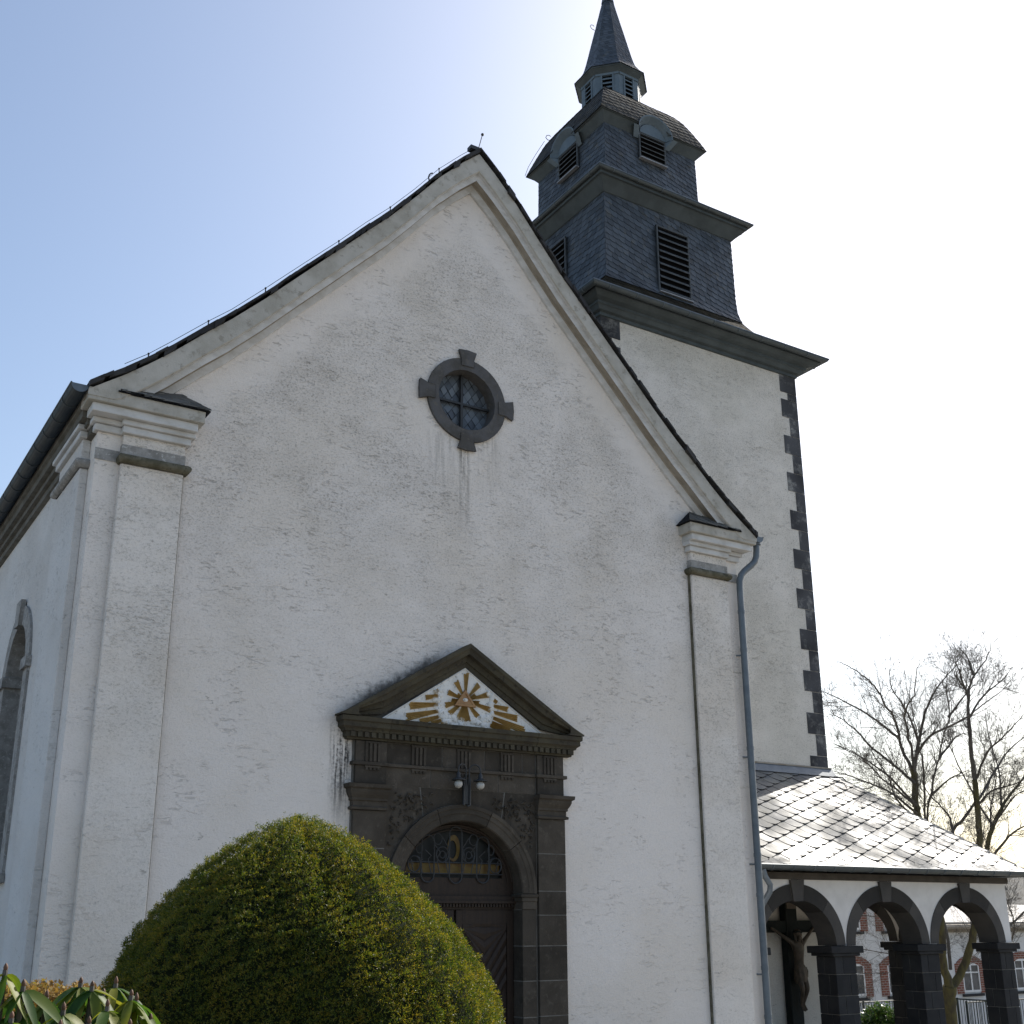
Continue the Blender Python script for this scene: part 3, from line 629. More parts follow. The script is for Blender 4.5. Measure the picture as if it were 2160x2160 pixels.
mb = MB(); tri = [(-.062, 5.005), (-.245, 4.755), (.125, 4.755)]; mb.plate(tri, [[(-.062, 4.955), (.07, 4.785), (-.195, 4.785)]], PF, -.112, -.05); mb.plate([(-.062, 4.96), (-.20, 4.78), (.075, 4.78)], [], PF, -.10, -.05); mb.build('triangle', 'copper_red', portal)
mb = MB(); mb.ball((-.06, -.10, 4.852), .036, 7, 0, (1.25, .5, .8)); mb.build('eye', 'white_relief', portal, smooth=True)
# door: frame, fanlight, transom and leaves, all set back in the arch
DY = .20
mb = MB(); o_ = [(XP-RIN-.02, 2.04)]+arc(XP, SPR, RIN+.02, RIN+.02, math.pi, 0, 28)+[(XP+RIN+.02, 2.04)]
i_ = [(XP-.80, 2.30)]+arc(XP-.0, 2.36, .80, .64, math.pi*.98, math.pi*.02, 24)+[(XP+.80, 2.30)]
mb.plate(o_, [i_[::-1]], PF, DY-.02, DY+.08)
for r_, t_ in ((.90, .02), (.97, .03)):
    mb.tube([(XP+r_*math.cos(a), DY-.03, SPR+.06+r_*math.sin(a)*.93) for a in np.linspace(.12, math.pi-.12, 26)], t_*.6, 6)
mb.box(XP-RIN-.02, XP+RIN+.02, DY-.07, DY+.08, 1.98, 2.045); mb.box(XP-RIN-.02, XP+RIN+.02, DY-.10, DY+.06, 1.945, 1.98)
for x in np.arange(-.98, .99, .052): mb.box(XP+x-.017, XP+x+.017, DY-.075, DY+.02, 1.895, 1.94)
mb.box(XP-RIN-.02, XP+RIN+.02, DY-.03, DY+.06, 1.86, 1.945)
door = mb.build('door', 'door', church)
for sx in (-1, 1):
    X = lambda a, b: (min(XP+sx*a, XP+sx*b), max(XP+sx*a, XP+sx*b))
    mb = MB(); mb.box(*X(.012, .99), DY, DY+.06, GZ, 1.86); mb.box(*X(.02, .12), DY-.03, DY, GZ, 1.85); mb.box(*X(.88, .985), DY-.03, DY, GZ, 1.85); mb.box(*X(.122, .878), DY-.03, DY, 1.66, 1.85); mb.box(*X(.122, .878), DY-.03, DY, .1, .26)
    for i in range(8):                                             # diagonal boarding
        z = .30+i*.19; mb.add([(XP+sx*.13, DY-.012, z+.52), (XP+sx*.5, DY-.012, z), (XP+sx*.5, DY-.012, z+.165), (XP+sx*.13, DY-.012, min(z+.685, 1.65)), (XP+sx*.5, DY-.028, z+.08), (XP+sx*.13, DY-.028, min(z+.60, 1.6))], [(0,1,4,5),(5,4,2,3)])
        mb.add([(XP+sx*.87, DY-.012, z+.52), (XP+sx*.5, DY-.012, z), (XP+sx*.5, DY-.012, z+.165), (XP+sx*.87, DY-.012, min(z+.685, 1.65)), (XP+sx*.5, DY-.028, z+.08), (XP+sx*.87, DY-.028, min(z+.60, 1.6))], [(0,1,4,5),(5,4,2,3)])
    mb.build('door_leaf', 'door', door)
mb = MB(); mb.plate([(XP-.81, 2.28)]+arc(XP, 2.36, .81, .65, math.pi*.98, math.pi*.02, 24)+[(XP+.81, 2.28)], [], PF, DY+.045, DY+.06); mb.build('fanlight', 'glass_dark', door)
mb = MB(); mb.box(XP-.78, XP+.78, DY+.03, DY+.044, 2.36, 2.50); mb.plate(arc(XP, 2.72, .105, .19, 0, 6.283, 24)[:-1], [arc(XP-.02, 2.70, .07, .13, 0, 6.283, 24)[:-1][::-1]], PF, DY+.028, DY+.044); mb.build('amber_pane', 'glass_amber', door)
mb = MB()
def loop(cx_, cz_, rx, rz, r_=.011, n=26, lng=False):
    pts = []
    for i in range(n+1):
        a = 6.2832*i/n; zz = math.sin(a)*rx+(rz-rx)*(1 if math.sin(a) > 0 else -1) if lng else math.sin(a)*rz
        pts.append((cx_+rx*math.cos(a), DY-.035, cz_+zz))
    mb.tube(pts, r_, 5)
for c_, zc, rz in ((0, 2.62, .40), (-.46, 2.56, .33), (.46, 2.56, .33)): loop(XP+c_, zc, .105, rz, lng=True, n=32)
for c_, zc in ((-.22, 2.62), (.22, 2.62), (-.68, 2.48), (.68, 2.48)): loop(XP+c_, zc, .10, .11)
for c_, zc in ((-.22, 2.62), (.22, 2.62)): loop(XP+c_, zc, .045, .05, .008)
for sx in (-1, 1):
    for k_ in range(5):
        x0 = .12+k_*.14
        mb.tube([(XP+sx*x0, DY-.03, 2.36), (XP+sx*(x0+.05), DY-.03, 2.55), (XP+sx*(x0+.0), DY-.03, 2.72-k_*.06), (XP+sx*(x0+.1), DY-.03, 2.86-k_*.09)], .007, 4)
for sx in (-1, 1): loop(XP+sx*.30, 2.84, .07, .08, .009); loop(XP+sx*.60, 2.70, .05, .07, .009)
mb.tube([(XP-.8, DY-.03, 2.355), (XP+.8, DY-.03, 2.355)], .009, 5); mb.tube([(XP-.8, DY-.03, 2.51), (XP+.8, DY-.03, 2.51)], .009, 5)
mb.build('grille', 'iron_grey', door)

# ------------------------------------------------------------ lamp over the arch
lamp = thing('wall_lamp', (-.05, -.10, 3.32), 'double armed wall lamp with two white globes above the church door', 'lamp')
mb = MB(); mb.box(-.105, .005, -.14, -.105, 3.32, 3.68); mb.tube([(-.10,-.15,3.30),(-.10,-.15,3.70)], .016, 8); mb.tube([(-.0,-.15,3.30),(-.0,-.15,3.70)], .016, 8)
mb.tube([(-.04,-.12,3.31),(-.04,-.16,3.29),(.0,-.16,3.30)], .012, 6)
mb.build('backplate', 'iron_grey', lamp)
for sx in (-1, 1):
    x0 = -.05+sx*.025; x1 = -.05+sx*.185
    mb = MB(); mb.tube([(x0,-.15,3.60),(x0,-.17,3.78)]+[(x0+(x1-x0)*(.5-.5*math.cos(a)), -.17-.05*(.5-.5*math.cos(a)), 3.80+.085*math.sin(a)) for a in np.linspace(0, math.pi, 10)]+[(x1,-.22,3.74)], .011, 7); mb.build('arm', 'iron_grey', lamp, smooth=True)
    mb = MB(); mb.lathe([(.012,3.77-3.6),(.03,.145),(.034,.09),(.055,.075),(.105,.055),(.108,.045),(.03,.05)], (x1,-.22,3.60), 18); mb.build('lamp_shade', 'iron_grey', lamp, smooth=True)
    mb = MB(); mb.ball((x1,-.22,3.592), .062, 9); mb.build('globe', 'globe', lamp, smooth=True)

# ------------------------------------------------------------ bell tower beside the nave
TX, TY = 9.37, 7.675
tower = thing('bell_tower', (TX, TY, GZ), 'square white bell tower with black corner stones and stepped slate belfry and spire', 'tower')
TB = 3.17
mb = MB(); mb.box(TX-TB, TX+TB, TY-TB, TY+TB, GZ-.3, 15.40); mb.build('wall', 'tower', tower)
# corner stones: long and short alternating, each its own stone
def quoin(sx, sy, z0, z1, long_x):
    lx, ly = (.56, .31) if long_x else (.31, .56); t = .012; mb = MB()
    P = [(TX+sx*(TB-lx), TY+sy*(TB-.05)), (TX+sx*(TB-lx), TY+sy*(TB+t)), (TX+sx*(TB+t), TY+sy*(TB+t)), (TX+sx*(TB+t), TY+sy*(TB-ly)), (TX+sx*(TB-.05), TY+sy*(TB-ly)), (TX+sx*(TB-.05), TY+sy*(TB-.05))]
    if sx*sy < 0: P = P[::-1]
    mb.plate(P, [], lambda a, b, d: (a, b, d), z0+.006, z1-.006); return mb.build('quoin', 'quoin', tower)
zs = [11.57+1.025*i for i in range(-12, 4)]
for sx, sy in ((1, -1), (-1, -1), (1, 1), (-1, 1)):
    for z in zs:
        if z-.52 > GZ: quoin(sx, sy, z-.515, min(z, 15.36), sy < 0)
        if z-1.025 > GZ-.4 and z < 15.3: quoin(sx, sy, z-1.025, z-.515, sy > 0)
    quoin(sx, sy, 14.645, 14.84, False); quoin(sx, sy, 14.84, 15.38, True)
SG = [(-1,-1),(1,-1),(1,1),(-1,1)]
def ringrow(h, z): return [(TX+a*h, TY+b*h, z) for a, b in SG]
def squaresweep(prof, name, mat, dx=0, smooth=False):
    mb = MB(); mb.grid([[(x+dx, y, z) for x, y, z in ringrow(h, z)] for h, z in prof], cu=True); return mb.build(name, mat, tower, smooth=smooth)
def ringgutter(h, z, r, name, dx=0):
    prof = [(h+r*math.cos(a), z-r*math.sin(a)) for a in np.linspace(math.pi, 0, 9)]
    mb = MB(); mb.grid([[(x+dx, y, zz) for x, y, zz in ringrow(hh, zz)] for hh, zz in prof], cu=True)
    mb.grid([[(x+dx, y, zz) for x, y, zz in ringrow(hh, zz)] for hh, zz in ((h+r-.008, z), (h+r-.008, z+.015), (h+r+.012, z+.015), (h+r+.012, z-.01))], cu=True, m=1)
    for s in (-1, 1):
        for t in np.arange(-h+.4, h-.2, .8):
            for ax in (0, 1):
                c = [(h+(r+.006)*math.cos(a), z-(r+.006)*math.sin(a)) for a in np.linspace(math.pi*.75, 0, 8)]
                mb.tube([((TX+dx+t, TY+s*q, zz) if ax == 0 else (TX+dx+s*q, TY+t, zz)) for q, zz in c], .009, 4, 1)
    return mb.build(name, ['zinc_dark', 'zinc'], tower)
squaresweep([(3.15,15.33),(3.22,15.345),(3.22,15.42),(3.30,15.44),(3.36,15.52),(3.40,15.54),(3.40,15.60),(3.52,15.64),(3.60,15.70),(3.64,15.72),(3.64,15.80),(3.2,15.84)], 'cornice', 'wood_green')
ringgutter(3.74, 15.80, .085, 'gutter')
def face(axis, s, hfun, zfun, dx=0):
    # surface parametrised by (u along the face, v upward) on one side of the square tower
    def f(u, v, o):
        h = hfun(v)+o; z = zfun(v)
        if axis == 'y': return (TX+dx+(u if s < 0 else -u), TY+s*h, z+o*.15)
        return (TX+dx+s*h, TY+(u if s > 0 else -u), z+o*.15)
    return f
def slated(prof, name, mat, back, w, h, ang=.12, dx=0, lift=.016, gap=None):
    P = np.array(prof); seg = np.hypot(*np.diff(P, axis=0).T); cum = np.concatenate([[0], np.cumsum(seg)])
    hf = lambda v: float(np.interp(v, cum, P[:, 0])); zf = lambda v: float(np.interp(v, cum, P[:, 1]))
    mb = MB()
    if gap is None: mb.grid([[(x+dx, y, z) for x, y, z in ringrow(a-.004, b)] for a, b in prof], 1, cu=True)
    else:
        lowp = [r for r in prof if r[1] <= gap[1]+.001]; mb.grid([[(x+dx, y, z) for x, y, z in ringrow(a-.004, b)] for a, b in prof if b >= gap[1]-.001], 1, cu=True)
        for axis in ('y', 'x'):
            for s in (-1, 1):
                for g in (-1, 1):
                    def Q(u, a, b): return (TX+dx+u, TY+s*a, b) if axis == 'y' else (TX+dx+s*a, TY+u, b)
                    mb.grid([[Q(g*gap[0], a-.004, b), Q(g*(a-.004), a-.004, b)] for a, b in lowp], 1)
    for axis in ('y', 'x'):
        for s in (-1, 1):
            f = face(axis, s, hf, zf, dx); slates(mb, f, cum[-1], lambda v: (-hf(v)-.012, hf(v)+.012), w, h, ang if axis == 'y' else ang*.3, lift, tilt=.28, mirror=(axis == 'x'), skip=(None if gap is None else (lambda u, v: abs(u) < gap[0]-.05 and zf(v) < gap[1]-.08)))
    return mb.build(name, [mat, back], tower)
slated([(3.70,15.84),(3.2,16.14),(2.75,16.50),(2.45,16.86),(2.27,17.16)], 'skirt_roof', 'slate_moss', 'slate_back', .24, .20)
slated([(2.29,17.14),(2.215,17.40),(2.195,17.8),(2.175,19.80)], 'belfry_stage', 'slate_wall', 'slate_back', .20, .155, -.22, lift=.024)
squaresweep([(2.16,19.68),(2.22,19.70),(2.46,19.97),(2.52,19.98),(2.52,20.12),(2.3,20.16)], 'belfry_cornice', 'wood_green')
ringgutter(2.57, 20.125, .075, 'gutter')
slated([(2.54,20.16),(2.2,20.36),(1.9,20.60),(1.68,20.92)], 'upper_skirt_roof', 'slate_moss', 'slate_back', .2, .17, dx=-.02)
slated([(1.66,20.88),(1.615,21.1),(1.595,22.60)], 'upper_stage', 'slate_wall', 'slate_back', .18, .14, -.22, lift=.022, dx=-.04)
sprof = [(1.58,22.42),(1.62,22.44),(1.80,22.67),(1.85,22.68),(1.85,22.72),(1.6,22.74)]
for axis in ('y', 'x'):
    for s in (-1, 1):
        for g in (-1, 1):
            def Q(u, a, b): return (TX-.045+u, TY+s*a, b) if axis == 'y' else (TX-.045+s*a, TY+u, b)
            mb = MB(); mb.grid([[Q(g*.60, a, b), Q(g*a, a, b)] for a, b in sprof]); mb.add([Q(g*.60, a, b) for a, b in sprof]+[Q(g*.60, 1.58, 22.74)], [tuple(range(7))]); mb.build('soffit', 'wood_green', tower)
slated([(1.86,22.69),(1.75,22.98),(1.70,23.10),(1.60,23.34),(1.43,23.72),(1.23,24.02),(.98,24.24),(.80,24.34),(.50,24.45)], 'dome_roof', 'slate_roof', 'slate_back', .21, .165, .16, dx=-.06, gap=(.555, 23.10))
# louvred openings
def louvre(axis, s, h, hw, z0, z1, n, dx, arch=False, off=0.0):
    def P(u, z, d):                                             # d = outward distance from the face
        u = u+off
        if axis == 'y': return (TX+dx+(u if s < 0 else -u), TY+s*(h+d), z)
        return (TX+dx+s*(h+d), TY+(u if s > 0 else -u), z)
    def bx(mb, u0, u1, a0, a1, d0, d1, m=0):
        mb.add([P(u0,a0,d0),P(u1,a0,d0),P(u1,a0,d1),P(u0,a0,d1),P(u0,a1,d0),P(u1,a1,d0),P(u1,a1,d1),P(u0,a1,d1)], [(0,3,2,1),(4,5,6,7),(0,1,5,4),(1,2,6,5),(2,3,7,6),(3,0,4,7)], m)
    mb = MB(); bx(mb, -hw-.05, hw+.05, z0-.02, z1+.05, .022, .03, 0)
    for u in (-hw-.05, hw+.012): bx(mb, u, u+.038, z0, z1+.04, .03, .075, 1)
    bx(mb, -hw-.05, hw+.05, z1+.002, z1+.045, .03, .072, 1)
    w_ = mb.build('louvre_window', ['void', 'louvre'], tower)
    sp = (z1-z0)/n; mb = MB()
    for i in range(n):
        z = z0+i*sp+sp*.12
        mb.add([P(-hw,z,.115),P(hw,z,.115),P(hw,z+sp*.50,.035),P(-hw,z+sp*.50,.035),P(-hw,z-.022,.108),P(hw,z-.022,.108),P(hw,z+sp*.5-.025,.03),P(-hw,z+sp*.5-.025,.03)], [(0,1,2,3),(4,7,6,5),(0,4,5,1),(0,3,7,4),(1,5,6,2)])
    mb.build('louvre_slat', 'louvre', w_)
    mb = MB(); bx(mb, -hw-.06, hw+.06, z0-.05, z0-.022, .02, .13); mb.build('sill', 'sill', w_)
    if arch:
        mb = MB(); sp_ = z1+.046; A = arc(0, sp_, hw+.03, .36, math.pi, 0, 18)
        mb.plate(A, [], lambda a, b, d: P(a, b, d), .02, .09); mb.build('arched_panel', 'wood_blue', w_)
        mb = MB()
        N = 20; aa = np.linspace(math.pi, 0, N+1)
        r0 = [P((hw+.04)*math.cos(a), sp_+.38*math.sin(a), .07) for a in aa]; r1 = [P((hw+.17)*math.cos(a), sp_+.02+.50*math.sin(a), .25) for a in aa]
        r2 = [P((hw+.19)*math.cos(a), sp_+.03+.53*math.sin(a), .255) for a in aa]; r3 = [P((hw+.19)*math.cos(a), sp_+.06+.53*math.sin(a), -.4) for a in aa]
        mb.grid([r0, r1, r2]); mb.grid([r2, r3], 1)
        for sg in (-1, 1):                                      # boxed feet of the hood
            mb.add([P(sg*(hw+.04), sp_-.02, .07), P(sg*(hw+.19), sp_+.03, .255), P(sg*(hw+.36), sp_+.03, .25), P(sg*(hw+.22), sp_-.20, .03), P(sg*(hw+.04), sp_-.20, .03)], [(0,1,2,3,4)])
            mb.add([P(sg*(hw+.19), sp_+.03, .255), P(sg*(hw+.36), sp_+.03, .25), P(sg*(hw+.30), sp_+.12, .02), P(sg*(hw+.19), sp_+.12, .02)], [(0,1,2,3)])
        mb.build('dormer_hood', ['wood_blue', 'slate_roof'], w_)
for axis, s in (('y', -1), ('x', -1), ('y', 1), ('x', 1)):
    louvre(axis, s, 2.210, .50, 17.28, 19.20, 10, 0)
    louvre(axis, s, 1.622, .415, 21.74, 22.50, 5, -.045, True, off=0.0)
# lantern: octagonal drum, louvres, flared eave and spire
LX, LY = TX-.10, TY
def octrow(r, z): return [(LX+r*math.cos(rad(22.5+45*k_)), LY+r*math.sin(rad(22.5+45*k_)), z) for k_ in range(8)]
DR = .90
mb = MB(); mb.grid([octrow(DR-.05, 24.0), octrow(DR-.05, 25.3)], cu=True, m=1)
for k_ in range(8):
    a = rad(22.5+45*k_); c, s_ = math.cos(a), math.sin(a)
    p = [(-.16*1, 0), (0, 0)]
    for sg in (-1, 1):                                          # corner posts, two mitred boards each
        an = rad(22.5+45*k_+sg*22.5); n = (math.cos(an), math.sin(an)); tvec = (-math.sin(an), math.cos(an)); ap = DR*math.cos(rad(22.5)); hl = DR*math.sin(rad(22.5))
        q = lambda t, d, z: (LX+n[0]*(ap+d)+tvec[0]*t, LY+n[1]*(ap+d)+tvec[1]*t, z)
        t0, t1 = -sg*hl, -sg*(hl-.155)
        mb.add([q(t0,.0,24.0),q(t1,0,24.0),q(t1,0,25.22),q(t0,0,25.22),q(t1,-.04,24.0),q(t1,-.04,25.22)], [(0,1,2,3),(1,4,5,2)])
        t2, t3 = -sg*(hl-.155), -sg*(hl-.20)
        mb.add([q(t2,.025,24.0),q(t3,.025,24.0),q(t3,.025,25.17),q(t2,.025,25.17),q(t3,-.04,24.0),q(t3,-.04,25.17),q(t2,-.0,24.0),q(t2,0,25.17)], [(0,1,2,3),(1,4,5,2),(6,0,3,7)])
    an = rad(45*k_); n = (math.cos(an), math.sin(an)); tvec = (-math.sin(an), math.cos(an)); ap = DR*math.cos(rad(22.5)); hl = DR*math.sin(rad(22.5))
    q = lambda t, d, z: (LX+n[0]*(ap+d)+tvec[0]*t, LY+n[1]*(ap+d)+tvec[1]*t, z)
    mb.add([q(-hl,.03,25.12),q(hl,.03,25.12),q(hl,.03,25.24),q(-hl,.03,25.24),q(-hl,-.04,25.12),q(hl,-.04,25.12)], [(0,1,2,3),(0,4,5,1)])
lan = mb.build('lantern', ['wood_blue', 'void'], tower)
for k_ in range(8):
    an = rad(45*k_); n = (math.cos(an), math.sin(an)); tvec = (-math.sin(an), math.cos(an)); ap = DR*math.cos(rad(22.5))
    q = lambda t, d, z: (LX+n[0]*(ap+d)+tvec[0]*t, LY+n[1]*(ap+d)+tvec[1]*t, z)
    mb = MB()
    for i in range(7):
        z = 24.13+i*.145
        mb.add([q(-.17,.02,z),q(.17,.02,z),q(.17,-.04,z+.075),q(-.17,-.04,z+.075),q(-.17,.016,z-.03),q(.17,.016,z-.03)], [(0,1,2,3),(0,4,5,1)])
    mb.build('louvre_slat', 'wood_blue', lan)
mb = MB(); mb.grid([octrow(r, z) for r, z in ((.90,25.12),(.92,25.18),(1.06,25.30),(1.085,25.31),(1.085,25.36),(.9,25.40))], cu=True); mb.build('lantern_eave', 'wood_green', tower)
P = np.array([(1.105,25.35),(.97,25.50),(.82,25.74),(.73,26.05),(.53,26.9),(.34,27.7),(.165,28.45),(.08,28.9),(.03,29.6)])
seg = np.hypot(*np.diff(P, axis=0).T); cum = np.concatenate([[0], np.cumsum(seg)])
rf = lambda v: float(np.interp(v, cum, P[:, 0])); zf = lambda v: float(np.interp(v, cum, P[:, 1]))
mb = MB(); mb.grid([octrow(r-.006, z) for r, z in P], 1, cu=True)
for k_ in range(8):
    an = rad(45*k_); n = (math.cos(an), math.sin(an)); tvec = (-math.sin(an), math.cos(an))
    def f(u, v, o): 
        ap = rf(v)*math.cos(rad(22.5))+o; return (LX+n[0]*ap+tvec[0]*u, LY+n[1]*ap+tvec[1]*u, zf(v))
    slates(mb, f, cum[-3], lambda v: (-rf(v)*math.sin(rad(22.5))-.006, rf(v)*math.sin(rad(22.5))+.006), .13, .105, .1, .013)
mb.grid([octrow(r+.02, z) for r, z in ((.185,28.40),(.095,28.9),(.045,29.6),(.0,29.62))], 2, cu=True)
mb.build('spire', ['slate_wall', 'slate_back', 'zinc_dark'], tower)
def hook(p, d, s=1.0):
    d = Vector((d[0], d[1], 0)).normalized(); p = Vector(p); mb = MB()
    mb.tube([p-d*.06*s, p+d*.05*s+Vector((0,0,.02*s)), p+d*.10*s+Vector((0,0,.09*s)), p+d*.07*s+Vector((0,0,.17*s)), p+d*.0+Vector((0,0,.19*s)), p-d*.05*s+Vector((0,0,.15*s))], .011*s, 5)
    mb.build('roof_hook', 'iron_grey', tower)
hook((TX-.06-1.36, TY+1.36, 23.85), (-1, .4)); hook((TX-.06+1.12, TY-.4, 24.2), (1, -.3)); hook((TX-.10-.52, TY+.1, 27.3), (-1, .1), .9)
mb = MB(); mb.tube([(TX-.06-1.90, TY+1.86, 22.72), (TX-.06-1.82, TY+1.80, 23.02), (TX-.06-1.66, TY+1.64, 23.42), (TX-.06-1.46, TY+1.46, 23.85)], .008, 4); mb.build('lightning_conductor', 'iron_grey', tower)

# ------------------------------------------------------------ arcaded porch in front of and beside the tower
YF, XR, SPC = 2.1, 15.30, 2.54
porch = thing('arcade_porch', (12.6, YF, GZ), 'open porch of dark stone arches under a pale shining slate roof', 'porch')
AX = [13.82-SPC*i for i in range(4)]               # arch centres along the front
AY = [YF+1.5+SPC*i for i in range(3)]              # and along the right side
ZS, RO, RI = 1.215, (1.25, 1.175), (1.0, .865)
def ashlar(name, P0, P1, parent, z0, z1, seed):
    # pier of coursed blocks; P0/P1 plan corners
    rnd = random.Random(seed); mb = MB(); mb.box(P0[0]+.012, P1[0]-.012, P0[1]+.012, P1[1]-.012, z0, z1, 1); z = z1; i = 0
    while z > z0+.02:
        zz = max(z-rnd.choice((.34, .37, .40)), z0); cx_ = P0[0]+(P1[0]-P0[0])*((.36, .66)[i % 2]); cy_ = P0[1]+(P1[1]-P0[1])*((.62, .40)[i % 2])
        for a, b in ((P0[0], cx_), (cx_, P1[0])):
            for c, d in ((P0[1], cy_), (cy_, P1[1])): mb.box(a+(.007 if a > P0[0] else 0), b-(.007 if b < P1[0] else 0), c+(.007 if c > P0[1] else 0), d-(.007 if d < P1[1] else 0), zz+.007, z-.007, 0)
        z = zz; i += 1
    p = mb.build(name, ['basalt_blue', 'joint'], parent, bevel=.006)
    mb = MB(); ov = .165
    mb.box(P0[0]-ov, P1[0]+ov, P0[1]-ov*.5, P1[1]+ov*.5, 1.075, ZS-.004); mb.box(P0[0]-ov*.55, P1[0]+ov*.55, P0[1]-ov*.3, P1[1]+ov*.3, 1.02, 1.075)
    mb.build('capital', 'basalt_blue', p, bevel=.012); return p
for i in range(4): 
    x1 = AX[0]-1.02-SPC*i; ashlar('pier', (x1-.585, YF), (x1, YF+.5), porch, GZ-.1, 1.02, i)
ashlar('pier', (XR-.465, YF), (XR, YF+.5), porch, GZ-.1, 1.02, 11)
for i in range(3): ashlar('pier', (XR-.465, AY[i]+1.02), (XR, AY[i]+1.60), porch, GZ-.1, 1.02, 20+i)
def arcade(centres, lo, hi, P, d0, d1, name):
    pts = [(lo, ZS)]
    for c in sorted(centres):
        if c-RO[0] > pts[-1][0]+.002: pts.append((c-RO[0], ZS))
        pts += arc(c, ZS, RO[0], RO[1], math.pi-.001, .001, 30)
    if pts[-1][0] < hi-.01: pts.append((hi, ZS))
    pts += [(hi, 2.47), (lo, 2.47)]
    mb = MB(); mb.plate(pts, [], P, d0, d1); mb.build(name, 'porch', porch)
    for c in centres:
        mb = MB(); cuts = [0, 47, 82, 98, 133, 180]
        for q, (a0, a1) in enumerate(zip(cuts[:-1], cuts[1:])):
            r0, r1 = rad(a0)+.005, rad(a1)-.005
            if q == 2: continue
            L = arc(c, ZS, RO[0], RO[1], r0, r1, 12)+arc(c, ZS, RI[0], RI[1], r1, r0, 12); mb.plate(L, [], P, d0-.02*np.sign(d1-d0), d1+.01*np.sign(d1-d0))
        L = arc(c, ZS, RO[0]-.02, RO[1]-.02, .01, math.pi-.01, 24)+arc(c, ZS, RI[0]+.01, RI[1]+.01, math.pi-.01, .01, 24); mb.plate(L, [], P, d0-.012*np.sign(d1-d0), d1-.01*np.sign(d1-d0), 1)
        a_ = mb.build('arch', ['basalt_arch', 'joint'], porch)
        mb = MB(); mb.plate([(c-.125, 2.06), (c+.125, 2.06), (c+.175, 2.458), (c-.175, 2.458)], [], P, d0-.06*np.sign(d1-d0), d1); mb.build('keystone', 'basalt_arch', a_, bevel=.008)
arcade(AX, 5.69, XR, PF, YF, YF+.48, 'spandrel_wall')
arcade(AY, YF+.481, AY[-1]+1.6, PS, XR, XR-.45, 'spandrel_wall')
mb = MB(); mb.box(5.69, XR+.05, YF-.06, YF+.3, 2.472, 2.60); mb.box(XR-.3, XR+.05, YF+.3, 9.8, 2.474, 2.60); mb.build('wall_plate', MT['trim_brown'], porch)
MT['plate_stone'] = simple('brown_stone_beam', (.085,.075,.065), (.06,.052,.045), 3, .9, .2, bump=.3); bpy.data.objects[mb and 'wall_plate'].data.materials[0] = MT['plate_stone']
mb = MB(); mb.box(5.70, 12.50, YF+.4, 4.49, 2.50, 2.54); mb.box(12.56, XR-.4, YF+.4, 9.7, 2.50, 2.54); mb.build('ceiling', 'porch', porch)
mb = MB(); mb.box(5.70, XR+.1, YF-.1, 4.50, GZ-.2, GZ+.06); mb.box(12.56, XR+.1, 4.51, 9.9, GZ-.2, GZ+.06); mb.build('floor', 'joint', porch)
# roof: front slope and right slope with a hip between them
EX, EY, EZ = XR+.42, YF-.40, 2.70; RX, RY, RZ = TX+TB+.015, TY-TB-.015, 5.02; BK = 10.2
mb = MB()
nF = Vector((0, -(RZ-EZ), (RY-EY))).normalized(); lF = math.hypot(RY-EY, RZ-EZ); nR = Vector(((RZ-EZ), 0, (EX-RX))).normalized(); lR = math.hypot(EX-RX, RZ-EZ)
mb.add([(5.69,EY,EZ-.02),(EX,EY,EZ-.02),(RX,RY,RZ-.02),(5.69,RY,RZ-.02),(EX,BK,EZ-.02),(RX,BK,RZ-.02)], [(0,1,2,3),(1,4,5,2)], 1)
mb.add([(5.69,EY,EZ-.06),(EX,EY,EZ-.06),(RX,RY,RZ-.14),(5.69,RY,RZ-.14),(EX,BK,EZ-.06),(RX,BK,RZ-.14)], [(3,2,1,0),(2,5,4,1)], 1)
mb.add([(5.69,EY,EZ-.02),(EX,EY,EZ-.02),(EX,EY,EZ-.06),(5.69,EY,EZ-.06),(EX,BK,EZ-.02),(EX,BK,EZ-.06)], [(0,1,2,3),(1,4,5,2)], 1)
ff = lambda u, v, o: tuple(Vector((5.69+u, EY+(RY-EY)*v/lF, EZ-.02+(RZ-EZ)*v/lF))+nF*o)
slates(mb, ff, lF, lambda v: (0, EX-5.69-(EX-RX)*v/lF), .35, .305, rad(24), .050, 0, 0, .02, tilt=.26, em=2, full=.98)  # em slot: shade on the slate edges put in as a darker colour
fr = lambda u, v, o: tuple(Vector((EX-(EX-RX)*v/lR, EY+u, EZ-.02+(RZ-EZ)*v/lR))+nR*o)
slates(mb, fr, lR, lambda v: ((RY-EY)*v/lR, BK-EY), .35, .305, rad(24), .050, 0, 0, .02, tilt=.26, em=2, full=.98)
for k_ in range(16):                                            # hip slates
    t0, t1 = k_/16, (k_+1.25)/16; t1 = min(t1, 1)
    q = lambda t, s_, o: (EX+(RX-EX)*t+s_[0], EY+(RY-EY)*t+s_[1], EZ+(RZ-EZ)*t+o)
    mb.add([q(t0, (-.16,0), .0), q(t0, (0,0), .055), q(t0, (0,.16), .0), q(t1, (-.16,0), .01), q(t1, (0,0), .03), q(t1, (0,.16), .01)], [(0,1,4,3),(1,2,5,4)], 0)
x = 5.75
while x < EX-.2:                                                # eave slates
    w_ = random.uniform(.22, .30); mb.add([ff(x-5.69, -.04, .02), ff(x+w_-5.69, -.04, .03), ff(x+w_-5.69, .16, .045), ff(x+w_*.5-5.69, .26, .045), ff(x-5.69, .13, .04)], [(0,1,2,3,4)]); x += w_
mb.build('roof', ['slate_porch', 'slate_back', 'slate_dark'], porch)
